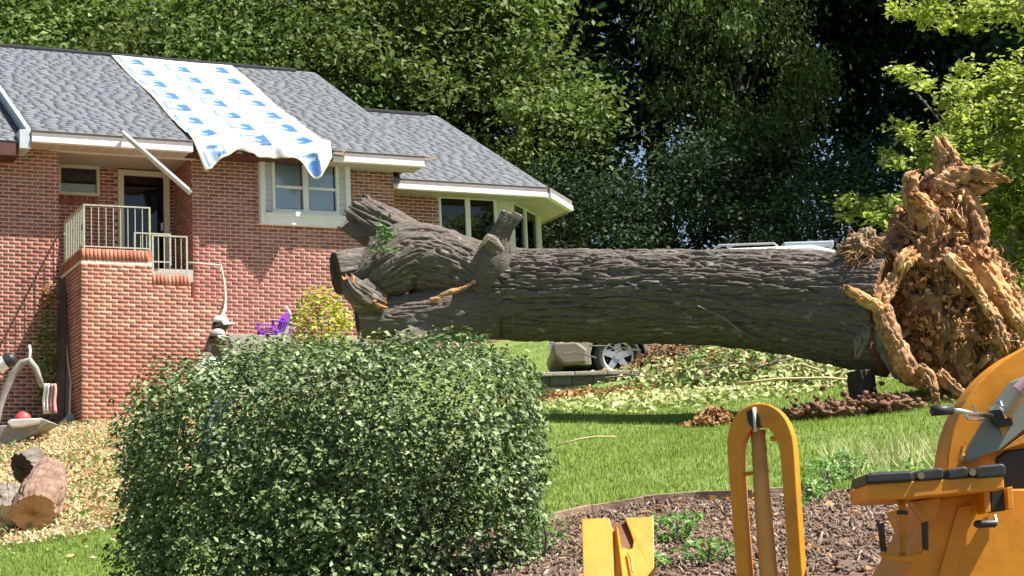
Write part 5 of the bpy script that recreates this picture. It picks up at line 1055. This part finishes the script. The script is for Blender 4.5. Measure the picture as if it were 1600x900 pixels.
# ------------------------------------------------------------------ yellow machinery close to the camera
MD = 9.5
def loc(x, y, d, o): return Vector(at(x, y, d)-np.array(o))
def flat(o, pts, d, th, mb=None):
    """solid of thickness th whose near face is the outline pts (photo pixels) at depth d"""
    mb = mb or MB(); q = [loc(x, y, d, o) for x, y in pts]; mb.prism([(p.x, p.z) for p in q], q[0].y, q[0].y+th); return mb
def arch():
    g = at(1215, 1072, MD); g[2] = tz(g[0], g[1]); o = g
    t = empty('yellow_arch', tuple(o), 'upright yellow steel arch with a central ram standing in front of the lawn', 'machine', math.radians(-20))
    inv = Matrix.Rotation(math.radians(20), 3, 'Z')
    def L(x, y): p = inv @ loc(x, y, MD, o); return (p.x*1.035, p.z)
    outer = [(1168,1085),(1152,900),(1142,770),(1137,695),(1141,668),(1152,648),(1168,636),(1188,631),(1208,635),(1226,648),(1239,670),(1246,700),(1252,790),(1260,900),(1274,1085)]
    inner = [(1250,1085),(1237,900),(1230,790),(1224,715),(1217,688),(1206,672),(1193,667),(1180,670),(1168,682),(1161,700),(1163,770),(1173,900),(1188,1085)]
    th = .105; A = [L(*p) for p in outer]; B = [L(*p) for p in inner][::-1]; ny = 2
    # loop cut into quads between outer and inner outlines resampled to equal counts
    def rs(P, n):
        P = resample(np.array([(p[0], 0, p[1]) for p in P]), [1]*len(P), .01)[0][:,[0,2]]; s = np.r_[0, np.cumsum(np.linalg.norm(np.diff(P, axis=0), axis=1))]; u = np.linspace(0, s[-1], n); return np.stack([np.interp(u, s, P[:,0]), np.interp(u, s, P[:,1])], 1)
    n = 90; A, B = rs(A, n), rs(B, n); V = []; F = []
    for k in range(n):
        for (q, y) in ((A, -th/2), (A, th/2), (B, th/2), (B, -th/2)): V.append((q[k,0], y, q[k,1]))
    for k in range(n-1):
        for j in range(4): F.append((k*4+j, k*4+(j+1) % 4, (k+1)*4+(j+1) % 4, (k+1)*4+j))
    F += [(0,1,2,3), tuple((n-1)*4+j for j in (3,2,1,0))]
    MB().add(V, F).build('frame', YELLOW, t, bevel=.006)
    def P(x, y, dy=0): a, c = L(x, y); return (a, dy, c)
    MB().tube([P(1184,672,0), P(1191,780), P(1201,900), P(1212,1080)], [.036,.041,.045,.048], 16).build('ram', M('ram_paint', [(.40,.19,.06),(.56,.27,.07),(.62,.30,.08)], 6, .5, bump=.1), t, smooth=True)
    MB().tube([P(1182,638,-.055), P(1184,676,-.05)], .010, 10).build('rod', CREAM, t, smooth=True)
    mb = MB(); q = [L(1170,644), L(1180,640), L(1190,652), L(1193,668), L(1180,672), L(1172,660)]; mb.prism(q, -.058, -.0535); mb.build('slot', BLACKMETAL, t)  # black plate laid on the face in place of the slot's dark recess
    MB().tube([P(1205,686), P(1219,686)], .013, 10).build('bolt', YELLOW_WORN, t)
    MB().tube([P(1163,740), P(1184,738)], .010, 8).build('bolt', YELLOW_WORN, t)
    MB().tube([P(1236,820,.07), P(1232,1080,.07)], .02, 10).build('rear_tube', YELLOW_WORN, t)
    mb = MB(); a, c = L(1215,1078); mb.box((a-.28,-.16,c-.12), (a+.28,.16,c+.02)); mb.build('foot_plate', YELLOW_WORN, t, bevel=.01)
arch()
def bracket():
    g = at(966, 1080, 9.0); g[2] = tz(g[0], g[1]); o = g
    t = empty('yellow_bracket', tuple(o), 'bright yellow folded steel plate with a slot, cut by the bottom edge', 'machine')
    def P(x, y, off=0): p = loc(x, y, 9.9-(y-812)/88*.22, o); return p + Vector((0, -.87, .49))*off
    def slab(pts, t0, t1, name, mat, bev=.004):
        n = len(pts); V = [P(x, y, t0) for x, y in pts] + [P(x, y, t1) for x, y in pts]
        MB().add(V, [tuple(range(n)), tuple(range(2*n-1, n-1, -1))] + [(i, n+i, n+(i+1) % n, (i+1) % n) for i in range(n)]).build(name, mat, t, bevel=bev)
    slab([(909,814),(952,813),(955,826),(960,833),(963,900),(966,1010),(914,1010)], .0, .022, 'plate', YELLOW)
    slab([(976,812),(1021,811),(1022,900),(1024,1010),(968,1010),(965,900),(972,858),(982,862),(988,860),(990,848),(984,832)], .0, .022, 'plate', YELLOW)
    slab([(945,816),(995,816),(996,1010),(945,1010)], -.03, -.006, 'back_plate', M('brown_plate', [(.12,.06,.03),(.2,.1,.05)], 9, .8, bump=.3))  # dark brown sheet seen through the slot
    V = [P(960,830,.02), P(966,830,.02), P(963,829,.05), P(962,1010,.02), P(1000,1010,.02), P(984,1010,.10)]
    MB().add(V, [(0,2,5,3),(2,1,4,5),(0,1,2),(3,5,4),(0,3,4,1)]).build('gusset', YELLOW, t)
    MB().tube([P(981,870,.035), P(986,882,.045), P(988,900,.04)], .006, 6).build('hook', YELLOW_WORN, t)
    a = P(966,1005,-.2); MB().box((a.x-.16, a.y-.1, -.1), (a.x+.16, a.y+.12, a.z)).build('pedestal', YELLOW_WORN, t, bevel=.01)
bracket()
def machine():
    g = at(1560, 1070, MD); g[2] = tz(g[0], g[1]); o = g
    t = empty('yellow_machine', tuple(o), 'yellow machine at the right edge with black padded control shelf, levers and rounded guard', 'machine')
    # rounded guard, a thick disc
    c = (1690, 738); pts = [(c[0]+212*math.cos(a), c[1]-212*math.sin(a)*1.02) for a in np.linspace(math.radians(182), math.radians(-5), 40)]
    flat(o, pts + [(1900, 770), (1478, 770)], MD+.12, .30).build('guard', YELLOW, t, bevel=.012)
    pts2 = [(c[0]+200*math.cos(a), c[1]-200*math.sin(a)*1.02) for a in np.linspace(math.radians(178), math.radians(40), 24)]
    # grey green plate standing proud of the guard
    flat(o, [(1513,723),(1507,716),(1516,696),(1548,640),(1580,596),(1640,572),(1700,600),(1660,640),(1600,672),(1562,704),(1545,708)], MD+.02, .07).build('side_plate', STEELGREY, t, bevel=.006)
    flat(o, [(1560,706),(1600,678),(1700,612),(1700,640),(1602,692)], MD+.025, .06).build('edge_strip', YELLOW_WORN, t, bevel=.004)
    flat(o, [(1558,655),(1588,652),(1566,683)], MD+.012, .004).build('bracket_hole', YELLOW_WORN, t)
    MB().tube([loc(1573,650,MD-.04,o), loc(1600,612,MD-.06,o), loc(1680,520,MD-.1,o)], .024, 14).build('hose_tube', TANTUBE, t, smooth=True)
    MB().tube([loc(1592,612,MD-.07,o), loc(1612,592,MD-.08,o)], .04, 14).build('collar', M('pink_collar', [(.42,.26,.30),(.52,.34,.38)], 6, .5), t)
    MB().tube([loc(1456,642,MD-.22,o), loc(1488,640,MD-.2,o)], [.026,.024], 14).build('lever_grip', RUBBER, t, smooth=True)
    MB().tube([loc(1487,640,MD-.2,o), loc(1515,645,MD-.12,o), loc(1556,651,MD-.02,o)], [.011,.012,.012], 10).build('lever', CHROME, t, smooth=True)
    mb = MB(); mb.tube([loc(1508,646,MD-.14,o), loc(1512,654,MD-.12,o), loc(1535,655,MD-.1,o)], .009, 8); mb.build('lever_link', CHROME, t, smooth=True)
    MB().tube([loc(1519,633,MD-.12,o), loc(1527,648,MD-.1,o)], .006, 8).build('lever_pin', CHROME, t)
    MB().tube([loc(1560,628,MD-.03,o), loc(1568,640,MD-.04,o), loc(1571,654,MD-.04,o)], [.018,.010,.012], 10).build('wing_bolt', CHROME, t, smooth=True)
    flat(o, [(1552,640),(1580,640),(1584,664),(1560,668),(1550,656)], MD-.03, .06).build('pivot_block', BLACKMETAL, t, bevel=.008)
    MB().tube([loc(1549,638,MD-.02,o), loc(1549,638,MD+.03,o)], .011, 10).build('bolt', CHROME, t)
    MB().tube([loc(1504,712,MD-.0,o), loc(1505,698,MD-.0,o), loc(1500,722,MD,o)], .012, 8).build('hook', YELLOW_WORN, t)
    # control shelf with black rubber top
    flat(o, [(1356,756),(1568,743),(1570,764),(1420,779),(1360,780)], MD-.35, .55).build('control_shelf', YELLOW, t, bevel=.008)
    for (x0, x1, yt, yb, d0) in ((1351,1428,738,756,MD-.37),(1436,1475,733,752,MD-.36),(1479,1513,731,750,MD-.36),(1524,1572,727,748,MD-.36)):
        flat(o, [(x0+2,yt+3),(x0+10,yt),(x1-6,yt-3),(x1,yt),(x1,yb-4),(x0+1,yb)], d0, .42).build('rubber_pad', RUBBER, t, bevel=.012)
    flat(o, [(1426,738),(1442,737),(1442,752),(1426,754)], MD-.33, .36).build('rubber_strip', RUBBER, t); flat(o, [(1511,733),(1526,732),(1526,748),(1511,750)], MD-.33, .36).build('rubber_strip', RUBBER, t)
    for (x, y) in ((1439,743),(1520,738)): MB().tube([loc(x,y,MD-.385,o), loc(x,y,MD-.33,o)], .017, 12).build('bolt', TANTUBE, t)
    # hanging handle with two black grips
    MB().tube([loc(1409,782,MD-.22,o), loc(1410,800,MD-.22,o), loc(1411,868,MD-.22,o)], [.022,.016,.016], 12).build('handle_post', YELLOW_WORN, t, smooth=True)
    MB().tube([loc(1410,798,MD-.22,o), loc(1410,804,MD-.22,o)], .028, 12).build('collar', BLACKMETAL, t)
    MB().tube([loc(1377,862,MD-.24,o), loc(1384,870,MD-.24,o), loc(1411,873,MD-.24,o), loc(1440,868,MD-.24,o), loc(1446,860,MD-.24,o)], .017, 10).build('handle_bar', YELLOW, t, smooth=True)
    for x0, x1, y0 in ((1375,1381,818),(1444,1446,816)): MB().tube([loc(x0,y0,MD-.24,o), loc(x0+1,y0+3,MD-.24,o), loc(x1,y0+44,MD-.24,o)], [.018,.017,.015], 12).build('grip', RUBBER, t, smooth=True)
    # body panels
    flat(o, [(1436,786),(1480,776),(1570,764),(1900,760),(1900,1075),(1395,1075),(1412,900),(1452,822)], MD-.02, .9).build('body', YELLOW, t, bevel=.01)
    flat(o, [(1497,792),(1520,788),(1492,900),(1470,1075),(1440,1075),(1466,900)], MD-.035, .02).build('rib', YELLOW, t, bevel=.005)
    flat(o, [(1424,784),(1470,777),(1462,806),(1452,818)], MD-.12, .14).build('gusset', YELLOW_WORN, t, bevel=.004)
    for pts in ([(1537,766),(1547,766),(1548,800),(1539,802)], [(1573,762),(1582,760),(1584,795),(1575,797)]): flat(o, pts, MD-.2, .16).build('bracket', YELLOW, t, bevel=.004)
    flat(o, [(1547,764),(1573,762),(1574,797),(1549,801)], MD-.14, .08).build('switch_box', BLACKMETAL, t, bevel=.006)
    MB().tube([loc(1555,806,MD-.2,o), loc(1556,816,MD-.22,o)], .008, 8).build('grip_stem', CHROME, t)
    MB().tube([loc(1522,818,MD-.22,o), loc(1526,819,MD-.22,o), loc(1554,818,MD-.22,o), loc(1557,817,MD-.22,o)], [.012,.019,.019,.012], 12).build('grip', RUBBER, t, smooth=True)
    flat(o, [(1556,716),(1572,704),(1900,660),(1900,764),(1566,768)], MD+.1, .5).build('engine_cover', BLACKMETAL, t, bevel=.01)
    for x in (1450, 1800): MB().tube([loc(x,1060,MD+.2,o), loc(x,1060,MD+.4,o)], .16, 24).build('tyre', RUBBER, t, bevel=.02)
machine()

# ------------------------------------------------------------------ the two workers behind the shrub
def skin_obj(name, verts, edges, rad, mat, parent, root=0, sub=2):
    me = bpy.data.meshes.new(name); me.from_pydata(verts, edges, []); me.update(); o = link(name, me, mat, parent)
    m_ = o.modifiers.new('skin', 'SKIN'); m_.use_smooth_shade = True
    for i, r in enumerate(rad): me.skin_vertices[0].data[i].radius = r if isinstance(r, tuple) else (r, r)
    for i in range(len(verts)): me.skin_vertices[0].data[i].use_root = (i == root)
    s = o.modifiers.new('sub', 'SUBSURF'); s.levels = sub; s.render_levels = sub; return o
def person(x, y, z, h, rz, label, capmat, shirt, lean=0., group=None):
    t = empty('person', (x, y, z), label, 'person', rz, group); k = h/1.75
    def b(p): 
        q = Vector(p); q.x += lean*max(0, q.z-.95); return tuple(q*k)
    V, E_, Rr = [], [], []
    def chain(pts, start=None):
        prev = start
        for (p, r) in pts:
            V.append(b(p)); Rr.append(tuple(c*k for c in r) if isinstance(r, tuple) else r*k); i = len(V)-1
            if prev is not None: E_.append((prev, i))
            prev = i
        return prev
    pel = chain([((0,0,.95),(.13,.10))]); ch = chain([((0,0,1.12),(.125,.09)), ((.0,0,1.32),(.15,.10)), ((.0,0,1.42),(.12,.085))], pel)
    nk = chain([((.015,0,1.49),.055), ((.03,0,1.545),.058)], ch); hd = chain([((.045,0,1.60),(.074,.088)), ((.035,0,1.665),(.083,.10)), ((.03,0,1.72),(.062,.075))], nk)
    chain([((.125,0,1.605),.018), ((.145,0,1.597),.011)], nk+1)                       # nose
    for s in (-1, 1):
        chain([((.02,s*.088,1.615),.014), ((.015,s*.10,1.625),.012)], nk+1)              # ears
        el = chain([((0,s*.17,1.42),.062), ((-.02,s*.21,1.30),.05), ((-.02,s*.25,1.13),.042), ((.10,s*.25,1.02),.036), ((.20,s*.22,.96),.026)], ch)
        pm = chain([((.245,s*.215,.94),(.030,.016)), ((.28,s*.21,.925),(.034,.014))], el)
        for j, (dy, l) in enumerate(((-.027,.065),(-.009,.075),(.009,.07),(.027,.055))):
            chain([((.30,s*.21+dy,.918),.009), ((.30+l*.55,s*.21+dy*1.1,.905),.0085), ((.30+l*.9,s*.21+dy*1.1,.875),.007)], pm)
        chain([((.25,s*.21-s*.03,.935),.010), ((.28,s*.21-s*.05,.92),.009), ((.30,s*.21-s*.055,.905),.0075)], el)
        an = chain([((0,s*.095,.88),.088), ((.02,s*.105,.68),.075), ((.03,s*.11,.48),.056), ((0,s*.11,.30),.056), ((-.02,s*.11,.10),.038)], pel)
        chain([((-.05,s*.11,.04),.036)], an); chain([((.08,s*.115,.035),.036), ((.17,s*.12,.028),.028)], an)
    skin_obj('body', V, E_, Rr, SKIN, t)
    def garment(name, mat, chains, root=0):
        V2, E2, R2 = [], [], []; names = {}
        for ch_ in chains:
            prev = None
            for p, r in ch_:
                key = tuple(p)
                if key in names: i = names[key]
                else: V2.append(b(p)); R2.append(tuple(c*k for c in r) if isinstance(r, tuple) else r*k); i = len(V2)-1; names[key] = i
                if prev is not None: E2.append((prev, i))
                prev = i
        return skin_obj(name, V2, E2, R2, mat, t)
    garment('shirt', shirt, [[((0,0,.90),(.145,.115)), ((0,0,1.12),(.14,.108)), ((0,0,1.33),(.165,.118)), ((0,0,1.44),(.125,.09)), ((.012,0,1.485),(.066,.066))]] + [[((0,0,1.33),(.165,.118)), ((0,s*.175,1.415),.075), ((-.02,s*.215,1.29),.066), ((-.02,s*.255,1.13),.056), ((.10,s*.252,1.02),.047), ((.17,s*.23,.975),.042)] for s in (-1, 1)])
    garment('trousers', JEANS, [[((0,0,.97),(.14,.112)), ((0,0,.90),(.14,.11))]] + [[((0,0,.90),(.14,.11)), ((0,s*.098,.84),.10), ((.02,s*.107,.66),.088), ((.03,s*.112,.47),.070), ((0,s*.112,.29),.068), ((-.02,s*.112,.08),.06)] for s in (-1, 1)])
    for s in (-1, 1): garment('boot', BLACKMETAL, [[((-.05,s*.11,.045),.048), ((.07,s*.115,.042),.048), ((.18,s*.12,.035),.036)]])
    # cap: crown and brim
    n = 18; V3 = []; F3 = []
    for i in range(7):
        a = math.pi/2*i/6; 
        for j in range(n): q = 2*math.pi*j/n; V3.append(b((.030+.112*math.cos(a)*math.cos(q), .092*math.cos(a)*math.sin(q), 1.672+.098*math.sin(a)**.9)))
    for i in range(6):
        for j in range(n): F3.append((i*n+j, i*n+(j+1) % n, (i+1)*n+(j+1) % n, (i+1)*n+j))
    cp = MB().add(V3, F3).build('cap', capmat, t, smooth=True); cp.modifiers.new('thick', 'SOLIDIFY').thickness = .006
    V3 = []; F3 = []
    for i in range(5):
        for j in range(11):
            q = (j/10-.5)*2.3; rr = i/4; V3.append(b((.030+(.108+.085*rr*math.cos(q*.62))*math.cos(q*.9)+.0*rr, (.092+.02*rr)*math.sin(q*.9), 1.675-.028*rr-.02*abs(q)*rr)))
    for i in range(4):
        for j in range(10): F3.append((i*11+j, i*11+j+1, (i+1)*11+j+1, (i+1)*11+j))
    br = MB().add(V3, F3).build('brim', capmat, cp, smooth=True); br.modifiers.new('thick', 'SOLIDIFY').thickness = .008
    for s in (-1, 1):
        e = Vector(b((.118, s*.036, 1.632))); V3 = []; F3 = []
        for i in range(5):
            for j in range(8): a = math.pi*i/4; q = 2*math.pi*j/8; V3.append(e+Vector((math.sin(a)*math.cos(q), math.sin(a)*math.sin(q), math.cos(a)))*.013)
        for i in range(4):
            for j in range(8): F3.append((i*8+j, i*8+(j+1) % 8, (i+1)*8+(j+1) % 8, (i+1)*8+j))
        MB().add(V3, F3).build('eye', HAIR, t, smooth=True)
    V3 = []; F3 = []; n = 16                       # hair at the back and sides below the cap
    for i in range(4):
        for j in range(n): q = math.pi*.42+math.pi*1.16*j/(n-1); V3.append(b((.028+.108*math.cos(q), .091*math.sin(q), 1.68-.028*i)))
    for i in range(3):
        for j in range(n-1): F3.append((i*n+j, i*n+j+1, (i+1)*n+j+1, (i+1)*n+j))
    hr = MB().add(V3, F3).build('hair', HAIR, t, smooth=True); hr.modifiers.new('thick', 'SOLIDIFY').thickness = .01
    return t
p = at(341, 493, 25.0); z = tz(p[0], p[1]); person(p[0], p[1], z, (p[2]-z)/1.77*1.75, math.radians(-18), 'person in white cap and dark brown jacket, farther of the two behind the shrub', CAPWHITE, CLOTH_DARK)
p = at(329, 515, 23.4); z = tz(p[0], p[1]); person(p[0], p[1], z, (p[2]-z)/1.77*1.75, math.radians(-30), 'person in grey cap and pale grey shirt, nearer of the two behind the shrub', CAPGREY, CLOTH_WHITE, lean=.1)

# ------------------------------------------------------------------ odds and ends at the left edge
def grey_frame():
    o = at(30, 690, 29.2); o[2] = tz(o[0], o[1])
    t = empty('curved_stand', tuple(o), 'weathered grey curved metal stand with a flat base at the left edge below the porch', 'stand')
    P = [Vector(loc(x, y, 29.2, o)) for x, y in ((-22,760),(-12,690),(-2,640),(6,615),(20,585),(34,567),(46,563),(56,576),(66,604))]
    mb = MB()
    mb.tube(P, [.055,.06,.06,.06,.06,.058,.055,.05,.04], 8); mb.build('curved_arm', GREYWOOD, t, smooth=True)
    MB().tube([loc(46,563,29.2,o), loc(47,548,29.3,o), loc(46,540,29.35,o)], .022, 7).build('post', CREAM, t, smooth=True)
    flat(o, [(-40,668),(10,664),(70,655),(80,660),(46,680),(8,700),(-40,716)], 29.1, .5).build('base', GREYWOOD, t, bevel=.02)
    flat(o, [(10,660),(16,655),(66,653),(60,662),(34,667),(18,668)], 29.02, .4).build('pad', M('pale_pad', [(.55,.50,.44),(.66,.62,.56)], 5, .8), t, bevel=.02)
grey_frame()
c = at(36, 656, 29.25); n = 16; V = []; F = []
for i in range(7):
    a = math.pi/2*i/6
    for j in range(n): q = 2*math.pi*j/n; V.append((.125*math.cos(a)*math.cos(q), .125*math.cos(a)*math.sin(q), .13*math.sin(a)))
for i in range(6):
    for j in range(n): F.append((i*n+j, i*n+(j+1) % n, (i+1)*n+(j+1) % n, (i+1)*n+j))
hh = empty('hard_hat', tuple(c), 'red rounded hat lying on the base of the grey stand', 'hat'); MB().add(V, F).build('shell', RED, hh, smooth=True)
V = []; F = []
for j in range(n):
    q = 2*math.pi*j/n
    for r in (.12, .165): V.append((r*math.cos(q), r*math.sin(q), .0 if r < .13 else -.012))
for j in range(n): F.append((2*j, 2*j+1, 2*((j+1) % n)+1, 2*((j+1) % n)))
MB().add(V, F).build('brim', RED, hh)
c = at(10, 567, 29.6); tk = empty('black_canister', tuple(c), 'black canister with a white patch held on top of the grey stand', 'canister')
MB().tube([loc(-8,578,29.6,c), loc(-2,572,29.6,c), loc(18,560,29.6,c), loc(23,556,29.6,c)], [.06,.11,.11,.06], 14).build('can', BLACKMETAL, tk, smooth=True)
MB().tube([loc(-3,572.5,29.6,c), loc(9,565.5,29.6,c)], .113, 14, cap=False).build('patch', WHITE, tk, smooth=True)
for xs, mat, lab in (((67,74), CAPWHITE, 'white cloth hanging at the dark corner beside the porch'), ((78,84), M('pink_cloth', [(.46,.22,.22),(.56,.30,.30)], 8, .9), 'faded pink cloth hanging beside the white one in the dark corner')):
    c = at(xs[0], 600, 31.8); V = []; F = []; nx, nz = 7, 9; dx = (xs[1]-xs[0]+3)/FPX*31.8
    for i in range(nz):
        for j in range(nx): V.append((dx*j/(nx-1)+.01*math.sin(i), .035*math.sin(j*2.1+i*.3), -.5*i/(nz-1)))
    for i in range(nz-1):
        for j in range(nx-1): F.append((i*nx+j, i*nx+j+1, (i+1)*nx+j+1, (i+1)*nx+j))
    cl = MB().add(V, F).build('hanging_cloth', mat, smooth=True); cl.location = c; cl.modifiers.new('thick', 'SOLIDIFY').thickness = .012; tag(cl, lab, 'cloth')
def lean_board(name, p0, p1, w, th, mat, lab, cat):
    p0, p1 = Vector(p0), Vector(p1); o = MB().bar((0,0,0), p1-p0, w, th, (0,1,.1)).build(name, mat, bevel=.006); o.location = p0; return tag(o, lab, cat)
lean_board('leaning_board', at(93,664,32.3), at(98,436,32.9), .16, .04, M('dark_board', [(.07,.05,.04),(.12,.09,.07)], 6, .9, stretch=(4,4,.5)), 'dark weathered board leaning upright in the corner by the porch', 'board')
lean_board('leaning_board', at(103,664,32.35), at(106,470,32.95), .11, .04, GREYWOOD, 'grey narrow board leaning beside the dark one by the porch', 'board')
lean_board('white_board', at(85,682,31.6), at(115,648,32.4), .16, .03, WHITE, 'short white board lying slanted at the foot of the porch', 'board')
lean_board('white_board', at(52,682,30.3), at(80,664,30.9), .12, .03, CREAM, 'short cream board lying on the litter right of the grey stand', 'board')
sh = empty('shovel', tuple(at(109,655,32.1)), 'pale handled shovel leaning on the shaded side of the porch', 'shovel'); o_s = np.array(sh.location)
MB().tube([loc(109,650,32.1,o_s), loc(111,595,32.5,o_s), loc(106,565,32.6,o_s), loc(104,540,32.65,o_s)], .02, 8).build('handle', WOOD_PALE, sh, smooth=True)
flat(o_s, [(105,648),(114,648),(116,662),(110,674),(104,662)], 32.08, .02).build('blade', STEELGREY, sh, bevel=.004)
